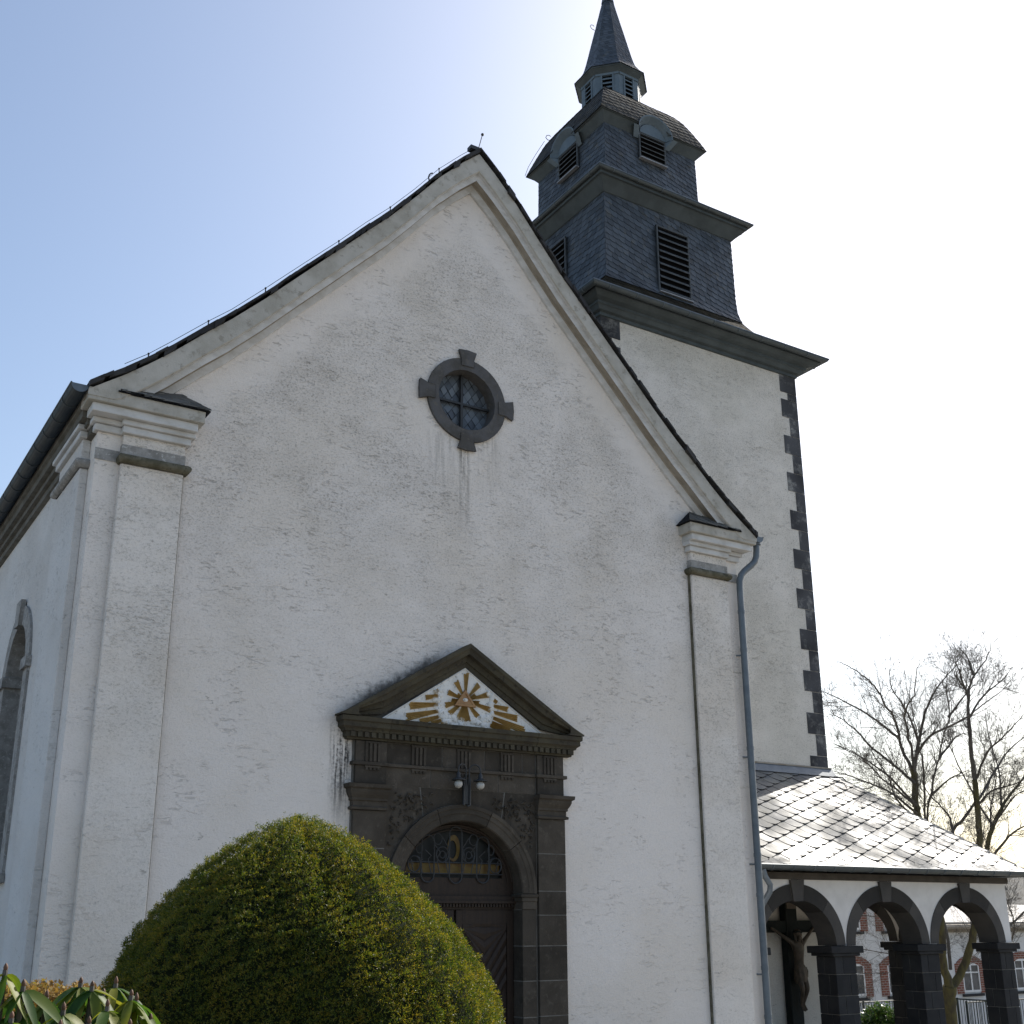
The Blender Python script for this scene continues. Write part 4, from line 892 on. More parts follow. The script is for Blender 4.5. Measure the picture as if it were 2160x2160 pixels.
mb = MB(); mb.add([(5.69,RY-.16,RZ-.085),(RX+.10,RY-.16,RZ-.085),(RX+.06,RY-.035,RZ+.10),(5.69,RY-.035,RZ+.10)], [(0,1,2,3)]); mb.box(5.69, RX+.05, RY-.05, RY+.01, RZ+.10, RZ+.135, 1)
mb.add([(RX+.16,RY-.16,RZ-.085),(RX+.16,BK,RZ-.085),(RX+.03,BK,RZ+.10),(RX+.03,RY-.03,RZ+.10),(RX+.10,RY-.16,RZ-.085)], [(0,1,2,3,4)])
mb.build('flashing', ['zinc', 'trim_brown'], porch)
mb = MB(); GR = .095; ga = np.linspace(0, math.pi, 11)
mb.grid([[(x, EY-.06-GR*math.cos(a), EZ+.01-GR*math.sin(a)) for a in ga] for x in (5.72, EX+.16)], 0); mb.grid([[(EX+.06+GR*math.cos(a), y, EZ+.01-GR*math.sin(a)) for a in ga] for y in (EY-.15, BK)], 0)
mb.tube([(5.72, EY-.06-GR, EZ+.012), (EX+.16, EY-.06-GR, EZ+.012)], .011, 6, 1)
for x in np.arange(6.0, EX, .55): mb.tube([(x, EY-.06-(GR+.005)*math.cos(a), EZ+.01-(GR+.005)*math.sin(a)) for a in ga], .008, 4, 1)
mb.add([(5.72, EY-.06, EZ+.01)]+[(5.72, EY-.06-GR*math.cos(a), EZ+.01-GR*math.sin(a)) for a in ga], [(0, i, i+1) for i in range(1, 11)])
mb.build('gutter', ['zinc_dark', 'zinc'], porch)
mb = MB(); mb.tube([(7.45,EY-.06,EZ-.08),(7.48,EY-.07,EZ-.20),(7.60,EY-.07,EZ-.36),(7.60,EY-.05,EZ-.48),(7.48,EY+.05,EZ-.72),(7.36,EY+.16,EZ-.95),(7.33,EY+.19,EZ-1.1),(7.33,EY+.19,GZ)], .055, 12); mb.build('downpipe', 'zinc', porch, smooth=True)
mb = MB(); mb.tube([(RX-.1, RY-.25, RZ-.10), (RX+.16, RY-.25, RZ-.10), (RX+.22, RY-.32, RZ-.20)], .014, 5); mb.tube([(RX-.2, RY-.30, RZ-.2), (RX-.05, RY-.45, RZ-.25), (RX-.1, RY-.6, RZ-.40)], .010, 5); mb.build('roof_hook', 'iron', porch)

# ------------------------------------------------------------ crucifix against the tower wall
CX, CY = 10.77, 4.36
cruc = thing('crucifix', (CX, CY, GZ), 'tall dark wooden cross with a bronze crucified figure behind the first porch arch', 'crucifix')
mb = MB(); mb.box(CX-.17, CX+.17, CY-.07, CY+.12, GZ+.05, 2.30); mb.box(CX-1.15, CX-.172, CY-.065, CY+.11, 1.455, 1.705); mb.box(CX+.172, CX+1.15, CY-.065, CY+.11, 1.455, 1.705); mb.build('cross', 'cross_wood', cruc, bevel=.01)
mb = MB(); mb.box(CX-.14, CX+.14, CY-.10, CY-.07, 1.95, 2.08); mb.build('titulus', 'plaque', cruc)
def skin(name, verts, edges, radii, mat, parent, sub=2, root=0):
    me = bpy.data.meshes.new(name); L = parent_base(parent); me.from_pydata([Vector(v)-L for v in verts], edges, []); o = bpy.data.objects.new(name, me); COL.objects.link(o)
    o.modifiers.new('s', 'SKIN'); sv = me.skin_vertices[0].data
    for i, r in enumerate(radii): sv[i].radius = (r, r) if not isinstance(r, tuple) else r; sv[i].use_root = (i == root)
    o.modifiers.new('b', 'SUBSURF').levels = sub; o.modifiers['b'].render_levels = sub
    bpy.context.view_layer.update(); dg = bpy.context.evaluated_depsgraph_get(); m2 = bpy.data.meshes.new_from_object(o.evaluated_get(dg))
    o.modifiers.clear(); o.data = m2; m2.materials.clear(); m2.materials.append(MT[mat]); m2.polygons.foreach_set('use_smooth', [True]*len(m2.polygons)); o.parent = parent; return o
bx_ = CX-.0; by = CY-.18
V = [(bx_+.02,by,.66),(bx_,by-.02,.82),(bx_-.01,by-.05,1.0),(bx_-.01,by-.05,1.16),(bx_,by-.05,1.25),(bx_-.03,by-.09,1.32),(bx_-.06,by-.13,1.40),(bx_-.065,by-.13,1.46),
     (bx_-.15,by-.02,1.24),(bx_-.36,by+.03,1.37),(bx_-.60,by+.07,1.52),(bx_-.68,by+.08,1.56),
     (bx_+.15,by-.02,1.24),(bx_+.34,by+.03,1.36),(bx_+.57,by+.07,1.52),(bx_+.65,by+.08,1.56),
     (bx_-.07,by-.03,.60),(bx_-.06,by-.14,.30),(bx_-.02,by-.02,-.02),(bx_-.01,by-.07,-.10),(bx_+.0,by-.12,-.14),
     (bx_+.09,by-.03,.60),(bx_+.07,by-.15,.31),(bx_+.035,by-.03,.0),(bx_+.02,by-.09,-.08),(bx_+.02,by-.14,-.12)]
Ed = [(0,1),(1,2),(2,3),(3,4),(4,5),(5,6),(6,7),(3,8),(8,9),(9,10),(10,11),(3,12),(12,13),(13,14),(14,15),(0,16),(16,17),(17,18),(18,19),(19,20),(0,21),(21,22),(22,23),(23,24),(24,25)]
Rr = [(.12,.09),(.10,.075),(.115,.085),(.125,.09),.05,.045,(.075,.085),.07,.06,.042,.03,.034,.06,.042,.03,.034,.082,.055,.032,.032,.024,.082,.055,.032,.032,.024]
body = skin('figure', V, Ed, Rr, 'bronze', cruc)
mb = MB(); mb.ball((bx_-.07,by-.10,1.44), .088, 8, 0, (1,1.05,1.05)); mb.ball((bx_-.075,by-.17,1.345), .04, 6, 0, (1,.8,1.3))
for s_ in (-1, 1): mb.tube([(bx_-.06+s_*.075,by-.09,1.42),(bx_-.05+s_*.085,by-.10,1.32),(bx_-.03+s_*.09,by-.11,1.24)], [.03,.03,.012], 7)
mb.build('hair', 'bronze', body, smooth=True)
mb = MB(); mb.tube([(bx_-.07+.095*math.cos(a), by-.115+.095*math.sin(a), 1.47+.012*math.sin(5*a)) for a in np.linspace(0, 6.283, 22)], .016, 6); mb.build('crown', 'cross_wood', body)
mb = MB(); rows = []
for z, a, b in ((.78,.115,.095),(.70,.14,.12),(.60,.15,.13),(.50,.145,.135),(.42,.13,.125)):
    rows.append([(bx_+.01+a*(1+.07*math.sin(9*t+z*8))*math.cos(t), by-.035+b*(1+.07*math.sin(9*t+z*8))*math.sin(t), z+.02*math.sin(3*t)) for t in np.linspace(0, 6.283, 37)[:-1]])
mb.grid(rows, cu=True); mb.tube([(bx_+.12,by-.08,.74),(bx_+.16,by-.08,.66),(bx_+.165,by-.06,.55),(bx_+.15,by-.04,.47)], [.025,.03,.03,.01], 8); mb.build('loincloth', 'bronze', body, smooth=True)
mb = MB(); mb.box(9.93, 10.03, 4.475, 4.503, .97, 1.10); mb.box(9.945, 10.015, 4.469, 4.476, .985, 1.085)
tag(mb.build('wall_plaque', 'plaque', base=(9.98, 4.49, 1.03)), 'small brown square plaque on the white wall left of the crucifix', 'plaque')

# ------------------------------------------------------------ houses behind the porch
def house(name, loc, label, x0, x1, y0, y1, ze, zr_, wins, wall, roofm, over=.35):
    h = thing(name, loc, label, 'house', 'houses behind the porch')
    mb = MB(); mb.box(x0, x1, y0, y1, -3.2, ze); ym = (y0+y1)/2
    mb.add([(x0,y0,ze),(x0,y1,ze),(x0,ym,zr_-.1),(x1,y0,ze),(x1,y1,ze),(x1,ym,zr_-.1)], [(0,1,2),(3,5,4)]); mb.build('wall', wall, h)
    mb = MB(); t = .12
    for s_, ya in ((-1, y0-over), (1, y1+over)):
        za = ze-over*(zr_-ze)/(ym-y0)
        mb.add([(x0-.3,ya,za),(x1+.3,ya,za),(x1+.3,ym,zr_),(x0-.3,ym,zr_),(x0-.3,ya,za-t),(x1+.3,ya,za-t),(x1+.3,ym,zr_-t),(x0-.3,ym,zr_-t)], [(0,1,2,3),(4,7,6,5),(0,4,5,1),(0,3,7,4),(1,5,6,2)])
    mb.build('roof', roofm, h)
    mb = MB(); mb.tube([(x0-.3, y0-over-.06, ze-.22), (x1+.3, y0-over-.06, ze-.22)], .09, 8); mb.box(x0-.2, x1+.2, y0-.12, y0-.001, ze-.42, ze-.2); mb.build('gutter', 'trim_brown', h)
    for (xc_, zb, wd, ht) in wins:
        mb = MB(); a, b = xc_-wd/2, xc_+wd/2
        mb.box(a-.36, a-.001, y0-.035, y0+.02, zb-.05, zb+ht, 0); mb.box(b+.001, b+.36, y0-.035, y0+.02, zb-.05, zb+ht, 0)
        A = arc(xc_, zb+ht-.25, wd/2+.40, .52, math.pi*.86, math.pi*.14, 10); B = arc(xc_, zb+ht-.25, wd/2+.1, .27, math.pi*.14, math.pi*.86, 10); mb.plate(A+B, [], PF, y0-.04, y0+.02, 0)
        mb.box(a-.1, b+.1, y0-.09, y0, zb-.14, zb-.052, 1)
        wo_ = mb.build('window', ['brick', 'basalt_blue'], h)
        mb = MB(); yy = y0-.03
        for p in ((a, a+.06, zb, zb+ht), (b-.06, b, zb, zb+ht), (a+.06, b-.06, zb, zb+.07), (a+.06, b-.06, zb+ht-.07, zb+ht), (xc_-.035, xc_+.035, zb+.07, zb+ht-.07), (a+.06, xc_-.035, zb+ht*.66, zb+ht*.66+.05), (xc_+.035, b-.06, zb+ht*.66, zb+ht*.66+.05)): mb.box(p[0], p[1], yy, y0+.01, p[2], p[3])
        mb.build('window_frame', 'white_frame', wo_)
        mb = MB(); mb.box(a+.02, b-.02, y0-.012, y0-.002, zb+.02, zb+ht-.02); mb.build('pane', 'house_pane', wo_)
    return h
house('house', (24, 17, -1.2), 'white two storey house with red brick window surrounds seen through the middle arch', 15.5, 26.6, 14.0, 20, 3.1, 5.4, [(23.30,-.70,.95,1.02),(25.40,-.70,.95,1.02),(21.0,-.70,.95,1.02),(23.30,1.42,.95,1.1),(25.4,1.42,.95,1.1)], 'house_wall', 'house_roof')
house('house', (30, 17, -1.2), 'low white house with red brick window surrounds and pale roof seen through the right arch', 26.9, 38.5, 14.0, 20.5, 1.72, 2.35, [(29.35,-.76,.95,.98),(32.40,-.76,.98,1.08),(35.2,-.76,.98,1.08)], 'house_wall', 'house_roof')
hh = house('house', (46, 27, -1.2), 'grey slate roofed house with a dormer far behind the porch corner', 37.5, 58, 24, 32, 2.3, 4.3, [(45,-.5,.9,1.2)], 'house_wall2', 'slate_roof')
mb = MB(); mb.box(44.1, 45.5, 23.7, 27.5, 2.2, 3.2, 0); mb.add([(43.9,23.6,3.2),(45.7,23.6,3.2),(44.8,23.6,4.0),(43.9,28,3.2),(45.7,28,3.2),(44.8,28,4.0)], [(0,1,2),(0,2,5,3),(1,4,5,2)], 1)
dm = mb.build('dormer', ['slate_dark', 'house_roof'], hh)
mb = MB(); mb.box(44.45, 45.15, 23.65, 23.72, 2.3, 3.15, 0); mb.box(44.53, 44.77, 23.635, 23.66, 2.38, 3.07, 1); mb.box(44.83, 45.07, 23.635, 23.66, 2.38, 3.07, 1); mb.build('window', ['white_frame', 'house_pane'], dm)

# ------------------------------------------------------------ railing
def railing(x0, y0, x1, y1, zt, label, group):
    d = Vector((x1-x0, y1-y0, 0)); L = d.length; d.normalize()
    r = thing('railing', (x0, y0, -1.3), label, 'fence', group)
    mb = MB()
    for z in (zt, zt-1.75): mb.tube([(x0, y0, z), (x1, y1, z)], .022, 6)
    mb.build('rail', 'fence', r)
    n = int(L/.115)
    posts = [i for i in range(n+1) if i % 14 == 0]
    mb = MB()
    for i in range(n+1):
        p = Vector((x0, y0, 0))+d*min(i*.115, L); mb.tube([(p.x, p.y, zt-1.9), (p.x, p.y, zt)], .011, 5)
    o = mb.build('bars', 'fence', r); o['kind'] = 'stuff'
    for i in posts:
        p = Vector((x0, y0, 0))+d*(i*.115); mb = MB(); mb.box(p.x-.025, p.x+.025, p.y-.025, p.y+.025, -2.8, zt+.04); mb.build('post', 'fence', r)
railing(16.6, 10.6, 23.4, 10.6, -.60, 'dark metal railing behind the middle porch arch', 'churchyard railings')
railing(23.6, 8.6, 23.6, 10.5, -.62, 'short dark railing running away behind the right arch', 'churchyard railings')
railing(23.75, 10.0, 34.0, 10.0, -.72, 'dark metal railing in front of the low house at right', 'churchyard railings')

# ------------------------------------------------------------ bare trees
TR = dict(
trunk=[(20.1,7.95,-2.9),(19.87,7.63,-1.02),(19.75,7.47,-.4),(19.7,7.36,-.02)],
limbL=[(19.7,7.36,-.1),(19.46,7.29,.6),(19.25,7.09,1.47),(19.06,6.89,2.34),(18.76,6.7,3.34),(18.29,6.63,4.34),(18.14,6.58,4.75),(18.0,6.43,5.37),(17.93,6.35,5.69)],
limbR=[(19.8,7.5,-.2),(20.2,7.27,.4),(20.3,6.92,1.15),(20.29,6.62,1.97),(20.24,6.37,2.72),(20.09,6.15,3.57),(19.81,5.88,4.77),(19.85,5.85,5.45)],
a1=[(17.93,6.35,5.69),(18.27,6.37,6.4),(18.6,6.38,7.13),(19.07,6.31,7.87),(19.65,6.21,8.47),(20.26,6.15,8.93)],
a2=[(17.93,6.35,5.6),(17.56,6.07,6.25),(17.12,5.82,6.83),(16.9,5.51,7.22),(16.8,5.18,7.43),(16.56,4.83,7.96),(16.37,4.54,8.22)],
a3=[(17.93,6.39,5.6),(17.68,6.48,6.25),(17.52,6.48,6.99),(17.33,6.61,7.46),(17.12,6.73,7.97),(16.86,6.94,8.31),(16.49,7.23,8.64),(16.46,7.4,8.72)],
a4=[(18.0,6.45,5.3),(17.19,6.33,5.68),(16.27,6.26,6.09),(15.5,6.11,6.49),(14.87,5.94,6.68),(14.2,5.8,6.87)],
a5=[(18.14,6.58,4.7),(18.03,7.0,5.12),(17.96,7.41,5.46),(17.83,7.81,5.94),(17.74,8.22,6.34),(17.42,8.79,6.68)],
a6=[(18.35,6.64,4.2),(17.72,6.39,4.4),(17.13,6.39,4.86),(16.77,6.28,5.37),(16.24,6.25,5.93),(16.01,6.14,6.2)],
a7=[(18.2,6.6,4.5),(16.93,6.36,4.97),(16.03,6.32,5.18),(15.21,6.26,5.33),(14.49,6.16,5.4)],
a8=[(17.98,6.38,5.9),(17.87,5.69,6.47),(17.96,5.15,6.65),(18.09,4.57,6.88),(18.08,4.07,7.11),(18.13,3.52,7.38),(18.04,3.08,7.62)],
b=[(19.95,7.45,.4),(20.1,7.6,1.46),(19.73,7.55,2.75),(19.36,7.24,4.23),(19.29,6.94,5.15),(19.47,6.78,5.93),(19.68,6.6,6.73),(19.88,6.47,7.38),(19.87,6.46,8.11),(20.01,6.5,8.43)],
b2=[(19.3,6.94,5.1),(19.04,6.05,5.45),(18.8,5.22,5.59)],
b3=[(19.5,6.7,6.1),(20.49,6.79,6.82),(21.67,7.18,7.1)],
b4=[(19.75,7.5,2.6),(19.14,7.13,4.21),(18.66,6.67,5.09),(18.2,6.24,5.79),(17.72,5.93,6.25),(17.21,5.59,6.83),(16.74,5.25,7.35)],
s=[(20.2,6.9,3.2),(20.7,7.51,4.56),(20.45,7.54,4.87),(20.05,7.65,5.25),(19.89,7.64,5.57)],
s2=[(20.2,6.7,3.3),(20.85,7.57,4.11),(21.06,7.28,4.55),(21.27,6.98,4.99)],
c1=[(19.85,5.85,5.45),(19.68,5.74,6.3),(19.54,5.59,7.22),(19.52,5.48,7.81),(19.65,5.32,8.31),(19.93,5.09,8.73),(20.08,4.91,9.23)],
c2=[(19.57,5.51,7.82),(18.92,5.32,8.11),(18.51,5.01,8.3)],
c3=[(19.85,5.79,5.5),(19.67,5.26,6.09),(19.66,4.66,6.47),(19.59,4.1,6.82),(19.36,3.74,6.93)],
c4=[(19.82,5.88,4.8),(20.73,5.8,5.75),(21.37,5.8,6.3),(22.17,5.73,6.81)],
c5=[(19.82,5.9,4.7),(19.77,5.33,5.08),(19.86,4.65,5.21),(19.76,4.07,5.38)],
e1=[(19.2,7.05,1.6),(18.6,7.8,1.75),(17.9,8.6,1.85),(17.0,9.6,2.05),(16.2,10.4,2.1)],
e2=[(19.4,7.2,.75),(18.6,8.2,.80),(17.6,9.2,1.02),(16.6,10.2,.92)], e3=[(19.5,7.3,.55),(18.7,7.9,.35),(17.8,8.8,.30),(16.9,9.6,.12)],
e4=[(19.46,7.29,.6),(20.0,7.9,1.2),(20.5,8.5,1.9),(20.8,9.0,2.6)], e5=[(20.28,6.9,1.1),(20.9,7.3,1.5),(21.8,7.5,1.7),(22.8,7.6,2.3)], e6=[(20.2,7.2,.4),(21.2,7.6,.75),(22.3,7.9,.9)],
g1=[(19.54,5.59,7.1),(20.2,5.5,7.8),(20.9,5.3,8.3),(21.3,5.2,8.7)], g2=[(19.52,5.5,7.6),(18.9,5.2,8.2),(18.4,5.0,8.7)], g3=[(19.8,6.46,7.3),(20.6,6.4,8.0),(21.2,6.3,8.5)],
g4=[(18.15,6.55,4.7),(16.8,6.3,5.4),(15.6,6.1,5.8),(14.5,6.0,6.05)], g5=[(17.6,6.45,6.5),(16.6,6.6,7.1),(15.7,6.8,7.5),(15.0,6.9,7.7)], g6=[(18.3,6.4,6.5),(18.5,6.8,7.3),(18.3,7.1,8.1),(18.5,7.3,8.7)],
c6=[(19.65,5.32,8.31),(19.73,5.53,8.85),(19.71,5.76,9.26)])
T2 = dict(
d=[(25.5,9.75,-2.9),(24.65,9.17,.04),(24.01,8.74,2.28),(23.57,8.48,3.72),(23.65,8.09,4.62),(24.16,7.91,5.35),(24.72,7.78,5.86),(25.24,7.66,6.41)],
d2=[(23.7,8.55,3.4),(23.78,7.77,4.16),(23.83,7.22,4.43),(23.84,6.75,4.56)],
d3=[(23.6,8.3,4.2),(23.75,8.24,5.15),(24.03,8.15,6.03),(24.07,8.22,6.9)],
d4=[(23.65,8.1,4.6),(23.58,7.25,5.33),(23.5,6.65,5.41)],
d8=[(23.9,8.0,5.0),(24.3,8.2,6.3),(24.4,8.5,7.4),(24.7,8.7,8.2)], d9=[(23.62,8.2,4.5),(23.2,8.6,5.8),(22.9,8.9,7.0),(22.6,9.0,7.9)], d5=[(24.3,8.9,1.3),(25.2,8.2,2.2),(26.3,7.8,2.9),(27.0,7.6,3.8)], d6=[(24.05,8.75,2.2),(24.5,9.4,3.3),(25.4,9.9,4.2),(26.2,10.2,5.4)], d7=[(24.5,9.1,.6),(24.0,8.2,1.3),(23.2,7.6,1.8),(22.3,7.2,2.6)])
def smooth_line(P, n=4):
    P = [Vector(p) for p in P]; out = []
    for i in range(len(P)-1):
        p0, p1, p2, p3 = P[max(i-1,0)], P[i], P[i+1], P[min(i+2, len(P)-1)]
        for k_ in range(n):
            t = k_/n; out.append(.5*((2*p1)+(p2-p0)*t+(2*p0-5*p1+4*p2-p3)*t*t+(3*p1-p0-3*p2+p3)*t**3))
    out.append(P[-1]); return out
def twig(mb, rnd, p, d, L, r, lev):
    n = 5 if lev < 2 else 3; pts = [p]; q = p.copy(); dd = d.copy()
    for i in range(n):
        dd = (dd+Vector((rnd.gauss(0,.12), rnd.gauss(0,.12), rnd.gauss(.05,.11)))).normalized(); q = q+dd*(L/n); pts.append(q.copy())
    rs = [max(r*(1-.75*i/n), .0022) for i in range(n+1)]; mb.tube(pts, rs, 4 if lev < 1 else 3, cap=False)
    if lev >= 3: return
    k_ = [7, 5, 3][lev]
    for i in range(k_):
        t = rnd.uniform(.2, .98); j = min(int(t*n), n-1); f = t*n-j; b = pts[j].lerp(pts[j+1], f); dv = (pts[j+1]-pts[j]).normalized()
        ax = dv.orthogonal().normalized(); ax.rotate(Matrix.Rotation(rnd.uniform(0, 6.28), 3, dv)); nd = (dv*math.cos(.75)+ax*math.sin(rnd.uniform(.5, .95))).normalized()
        twig(mb, rnd, b, nd, L*rnd.uniform(.32, .58), max(rs[j]*.55, .0022), lev+1)
def tree(name, label, limbs, trunk_keys, r0, seed, base, group, dens=1.0):
    rnd = random.Random(seed); t = thing(name, base, label, 'tree', group); mt = MB(); mc = MB()
    for k_, P in limbs.items():
        S = smooth_line(P); n = len(S); zz = P[0][2]; slim = k_[0] == 'e'
        main = k_ in trunk_keys; ra, rb = r0[k_] if k_ in r0 else ((.028, .006) if k_[0] == 'e' else (.055, .010))
        fk = .92 if k_ == 'trunk' else .74
        rs = [(ra+(rb-ra)*(i/(n-1))**.8)*fk for i in range(n)]; S = [p+Vector((rnd.gauss(0,.012), rnd.gauss(0,.012), 0)) for p in S]
        (mt if main else mc).tube(S, rs, 10 if main else 7)
        if main and P[-1][2] < 3: continue
        ln = sum((S[i+1]-S[i]).length for i in range(n-1)); cnt = int((ln*5.2+4)*dens)
        for i in range(cnt):
            u = rnd.uniform(.12, 1.0); j = min(int(u*(n-1)), n-2); p = S[j]; dv = (S[j+1]-S[j]).normalized()
            if p.z < 1.5 and main: continue
            ax = dv.orthogonal().normalized(); ax.rotate(Matrix.Rotation(rnd.uniform(0, 6.28), 3, dv)); nd = (dv*.75+ax*rnd.uniform(.5, .9)+Vector((0,0,.15))).normalized()
            twig(mc, rnd, p, nd, rnd.uniform(.5, 1.6)*(1.15-.5*u), min(rs[j]*.5, .011), 1 if rnd.random() < .7 else 0)
    mt.build('trunk', 'bark_moss', t, smooth=True); mc.build('crown', 'bark', t, smooth=True); return t
tree('bare_tree', 'bare forked tree with mossy trunk behind the porch roof', TR, ('trunk', 'limbL', 'limbR'),
     dict(trunk=(.24,.20), limbL=(.165,.115), limbR=(.165,.10), b=(.07,.012), b4=(.06,.012), c1=(.10,.010), a1=(.085,.010), a2=(.06,.01), a3=(.07,.01), a4=(.065,.010), s=(.055,.015), s2=(.09,.05), c4=(.06,.02)), 5, (20, 7.8, -1.5), 'bare trees behind the porch')
tree('bare_tree', 'bare leaning tree at the right edge behind the porch corner', T2, ('d',), dict(d=(.19,.02), d2=(.07,.012)), 9, (25.4, 9.7, -1.5), 'bare trees behind the porch', 1.15)
T3 = {k_: [(27+(x-20)*.9, 22+(y-7)*.9, -.8+(z+1)*.82) for x, y, z in P] for k_, P in TR.items() if k_ in ('trunk','limbL','limbR','a1','a2','a3','a4','b','c1','c3','c4','a5')}
for k_ in T3: T3[k_] = [(x+4.5, y+2, z) for x, y, z in T3[k_]]
tree('bare_tree', 'slender bare tree standing farther back between the houses', T3, ('trunk', 'limbL', 'limbR'), dict(trunk=(.2,.17), limbL=(.13,.09), limbR=(.13,.08)), 12, (31.5, 24, -1.5), 'bare trees behind the porch', .8)

# ------------------------------------------------------------ clipped yew in the foreground
def arrays_obj(name, verts, faces4, mat, parent=None, base=(0,0,0)):
    me = bpy.data.meshes.new(name); nv, nf = len(verts), len(faces4); me.vertices.add(nv); me.vertices.foreach_set('co', (verts-np.array(base)).astype(np.float32).ravel())
    me.loops.add(nf*4); me.loops.foreach_set('vertex_index', faces4.astype(np.int32).ravel()); me.polygons.add(nf)
    me.polygons.foreach_set('loop_start', np.arange(0, nf*4, 4, dtype=np.int32)); me.update(calc_edges=True); me.validate(); me.materials.append(MT[mat])
    o = bpy.data.objects.new(name, me); COL.objects.link(o)
    if parent: o.parent = parent
    else: o.location = base
    return o
rng = np.random.default_rng(4)
YX, YY, YT = -6.02, -8.66, 2.235
yp = np.array([(0,0),(.10,.028),(.25,.10),(.40,.185),(.55,.30),(.70,.44),(.87,.62),(1.0,.85),(1.07,1.05),(1.12,1.35),(1.12,1.75),(1.05,2.1),(.85,2.55)])
yseg = np.hypot(*np.diff(yp, axis=0).T); ycum = np.concatenate([[0], np.cumsum(yseg)])
yew = thing('clipped_yew', (YX, YY, gz(YX, YY)), 'large clipped dome shaped yew bush in front of the church door', 'bush')
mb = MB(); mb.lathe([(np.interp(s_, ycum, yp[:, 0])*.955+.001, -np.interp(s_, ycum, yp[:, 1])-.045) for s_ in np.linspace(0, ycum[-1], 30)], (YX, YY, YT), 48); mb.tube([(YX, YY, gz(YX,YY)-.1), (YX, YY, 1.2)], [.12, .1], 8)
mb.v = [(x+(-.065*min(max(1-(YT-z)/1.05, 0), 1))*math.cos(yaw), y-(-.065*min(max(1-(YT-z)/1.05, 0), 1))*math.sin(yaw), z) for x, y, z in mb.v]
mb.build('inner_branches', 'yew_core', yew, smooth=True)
def needles(pos, nor, nper, ln, wd, spread, rng):
    N = len(pos); r = rng.normal(size=(N, 3)); tw = nor*1.0+r*.45+np.array([0,0,.25]); tw /= np.linalg.norm(tw, axis=1)[:, None]
    tan = np.cross(tw, rng.normal(size=(N, 3))); tan /= np.linalg.norm(tan, axis=1)[:, None]; bit = np.cross(tw, tan)
    V = []; 
    for i in range(nper):
        a = 2*np.pi*i/nper+rng.uniform(0, .8, N); st = rng.uniform(-.012, .012, N)[:, None]
        side = tan*np.cos(a)[:, None]+bit*np.sin(a)[:, None]; dr = tw*(1-spread)+side*spread*rng.uniform(.7, 1.3, N)[:, None]; dr /= np.linalg.norm(dr, axis=1)[:, None]
        wv = np.cross(dr, rng.normal(size=(N, 3))); wv /= np.linalg.norm(wv, axis=1)[:, None]; l = ln*rng.uniform(.7, 1.25, N)[:, None]; b0 = pos+tw*st
        V.append(np.stack([b0-wv*wd*.35, b0+dr*l*.5-wv*wd*.5, b0+dr*l, b0+dr*l*.5+wv*wd*.5], 1))
    V = np.concatenate(V).reshape(-1, 3); F = np.arange(len(V)).reshape(-1, 4); return V, F
NS = 185000
ss_ = np.linspace(0, ycum[-1], 400); rr_ = np.interp(ss_, ycum, yp[:, 0]); cdf = np.cumsum(rr_+.02); cdf /= cdf[-1]
s_ = np.interp(rng.uniform(0, 1, NS), cdf, ss_); th = rng.uniform(0, 2*np.pi, NS)
r_ = np.interp(s_, ycum, yp[:, 0]); z_ = np.interp(s_, ycum, yp[:, 1]); dr_ = np.interp(s_+.03, ycum, yp[:, 0])-np.interp(s_-.03, ycum, yp[:, 0]); dz_ = np.interp(s_+.03, ycum, yp[:, 1])-np.interp(s_-.03, ycum, yp[:, 1])
nr_ = dz_; nz_ = dr_; nl = np.hypot(nr_, nz_)+1e-6; nor = np.stack([nr_/nl*np.cos(th), nr_/nl*np.sin(th), nz_/nl], 1)
bumpy = .012*np.sin(th*5+z_*3)+.010*np.sin(th*11-z_*7)+.009*np.sin(th*23+z_*19)
cell = .018*np.sin(th*r_*34+np.sin(z_*23)*2)*np.sin(z_*37+np.sin(th*13)*2)
off = bumpy+cell-np.abs(rng.normal(0, .011, NS))+(rng.uniform(0, 1, NS) > .992)*rng.uniform(0, .022, NS)
pos = np.stack([YX+(r_+off*nor[:, 0]/np.cos(th+1e-9)*0+off)*np.cos(th), YY+(r_+off)*np.sin(th), YT-z_+off*nz_/nl], 1)
lean = -.065*np.clip(1-z_/1.05, 0, 1); pos[:, 0] += lean*math.cos(yaw); pos[:, 1] -= lean*math.sin(yaw)
v, f = needles(pos, nor, 4, .0135, .0044, .48, rng)
arrays_obj('foliage', v, f, 'yew', yew, (YX, YY, gz(YX, YY)))

# ------------------------------------------------------------ dry brown hedge at the left
hb = (-6.9, -5.6, gz(-6.9, -5.6)); hedge = thing('hedge', hb, 'low dry brown hedge below the church corner', 'hedge')
N = 26000; x = rng.uniform(-9.2, -5.2, N); y = rng.uniform(-6.25, -5.4, N); z = gz(-6.9, -6)+rng.uniform(0, 1, N)**.4*(1.235-gz(-6.9, -6)+.02*np.sin(x*9)+.02*np.sin(x*23))
m_ = (z > 1.0) | (y < -6.1) | (rng.uniform(0, 1, N) < .2); pos = np.stack([x, y, z], 1)[m_]; v, f = needles(pos, np.tile([0, -.4, .8], (len(pos), 1)), 4, .045, .022, .75, rng)
arrays_obj('foliage', v, f, 'hedge', hedge, hb)
mb = MB(); mb.box(-9.1, -5.3, -6.1, -5.5, hb[2]-.2, 1.10); mb.build('inner_branches', 'yew_core', hedge)

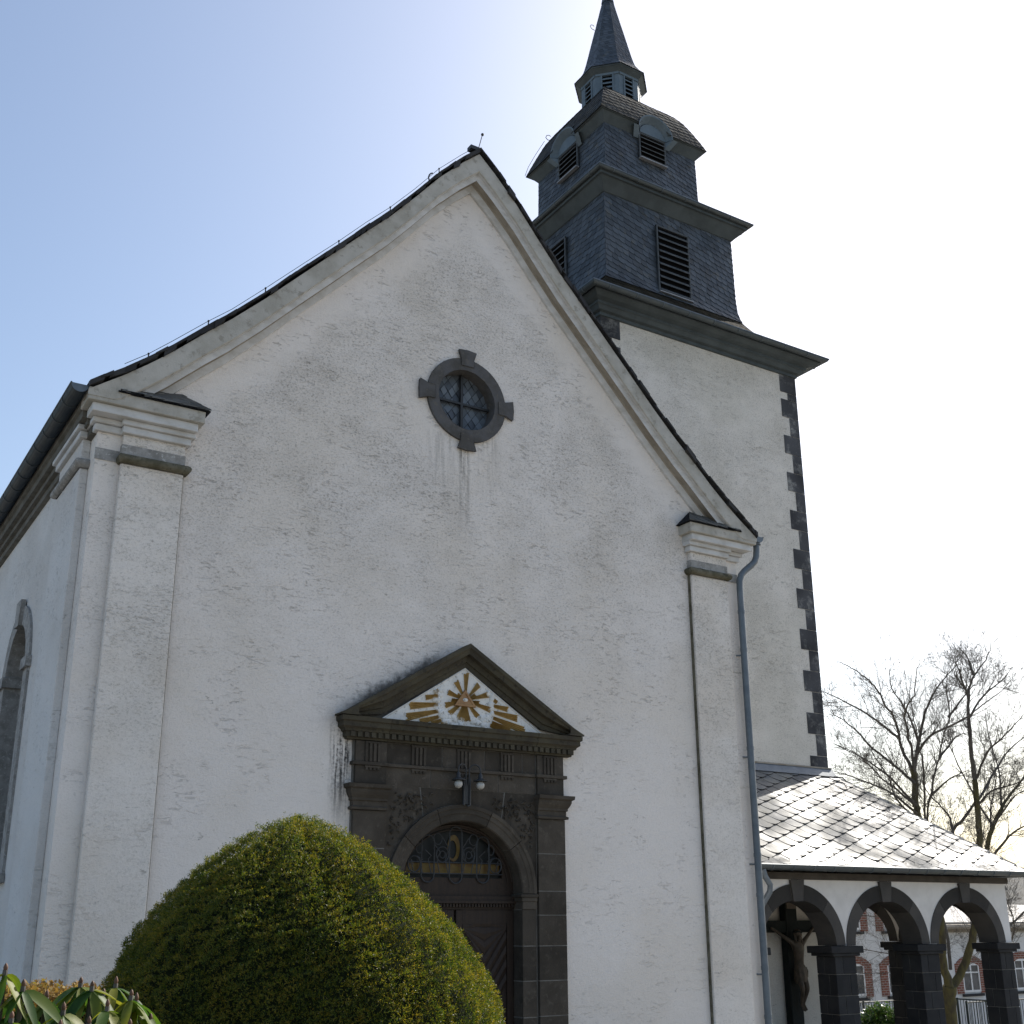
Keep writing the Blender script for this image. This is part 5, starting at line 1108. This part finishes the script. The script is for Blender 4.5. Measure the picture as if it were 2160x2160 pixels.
# ------------------------------------------------------------ laurel shrub behind the porch
def leafball(name, c, r, N, ln, wd, label, mat, base):
    t = thing(name, base, label, 'bush'); d = rng.normal(size=(N, 3)); d /= np.linalg.norm(d, axis=1)[:, None]; rr = rng.uniform(.55, 1.05, N)[:, None]*(1+.12*np.sin(d[:, :1]*9)*np.sin(d[:, 2:]*8))
    pos = np.array(c)+d*rr*np.array(r); v, f = needles(pos, d, 4, ln, wd, .75, rng); arrays_obj('foliage', v, f, mat, t, base)
    mb = MB(); mb.ball(c, .62, 8, 0, r); mb.tube([(c[0], c[1], base[2]-.1), (c[0], c[1], c[2])], [.06, .04], 6); mb.build('stem', 'yew_core', t)
leafball('laurel_bush', (18.55, 8.9, -1.15), (.62, .55, .62), 1500, .11, .05, 'small glossy green bush seen through the middle arch', 'shrub', (18.55, 8.9, -2.7))

# ------------------------------------------------------------ rhododendron in the near left corner
RB = (-7.95, -11.8, gz(-7.95, -11.8)); rho = thing('rhododendron', RB, 'rhododendron with drooping leathery leaves and pointed buds in the lower left corner', 'bush')
ml, mst = MB(), MB(); rnd = random.Random(21)
def leaf(b, d, L, W, droop):
    d = d.normalized(); sd = d.cross(Vector((0,0,1))).normalized(); sd.rotate(Matrix.Rotation(rnd.gauss(0, .35), 3, d)); rows = []; bend = rnd.gauss(0, .18)
    for i in range(7):
        t = i/6; c = b+d*(L*t*(1-.12*droop*t))+Vector((0,0,-droop*L*.55*t*t))+sd*(bend*L*t*t); wv = W*math.sin(math.pi*min(.08+t*.92, 1))**.75*(1 if 0 < i < 6 else .05)
        fold = .35*wv; rows.append([c-sd*wv+Vector((0,0,fold)), c, c+sd*wv+Vector((0,0,fold))])
    ml.grid(rows)
def whorl(p, n, L, droop, tilt):
    mst.tube([(p.x+rnd.uniform(-.1,.1), p.y+.12, p.z-.5), (p.x, p.y+.03, p.z-.2), tuple(p)], [.012, .009, .006], 6)
    h = rnd.uniform(.013, .021); mb = MB(); mb.lathe([(.0015,-.004),(.0045,.0),(.0058,h*.35),(.0035,h*.75),(.0006,h)], (p.x, p.y, p.z), 8); mb.build('bud', 'bud', rho, smooth=True)
    a0 = rnd.uniform(0, 6.28)
    for i in range(n):
        a = a0+6.283*i/n+rnd.uniform(-.2, .2); d = Vector((math.cos(a), math.sin(a)*.8, rnd.uniform(-1.0, -.25)+tilt)); leaf(p+Vector((0,0,-.01)), d, L*rnd.uniform(.75, 1.15), rnd.uniform(.0115, .0155), droop*rnd.uniform(.5, 1.4))
WH = [(-8.118,-11.85,1.552),(-8.075,-11.86,1.515),(-7.905,-11.70,1.512),(-7.885,-11.74,1.505),(-7.99,-11.72,1.480),(-7.80,-11.64,1.505),(-7.835,-11.66,1.480),(-7.775,-11.76,1.468),(-7.80,-11.8,1.482),(-8.06,-11.84,1.462),(-7.865,-11.83,1.46),(-8.11,-11.95,1.45),(-8.00,-11.95,1.425),(-7.93,-11.93,1.43),(-7.83,-11.92,1.42),(-7.74,-11.78,1.42),(-7.97,-11.83,1.455)]
for p in WH: whorl(Vector(p), rnd.randint(7, 9), .115, .7, 0)
for _ in range(70): whorl(Vector((rnd.uniform(-8.5, -7.72), rnd.uniform(-12.0, -11.4), rnd.uniform(1.05, 1.40))), rnd.randint(6, 9), .12, .7, .1)
ml.build('leaves', 'rhodo', rho, smooth=True); mst.build('stems', 'bark', rho)
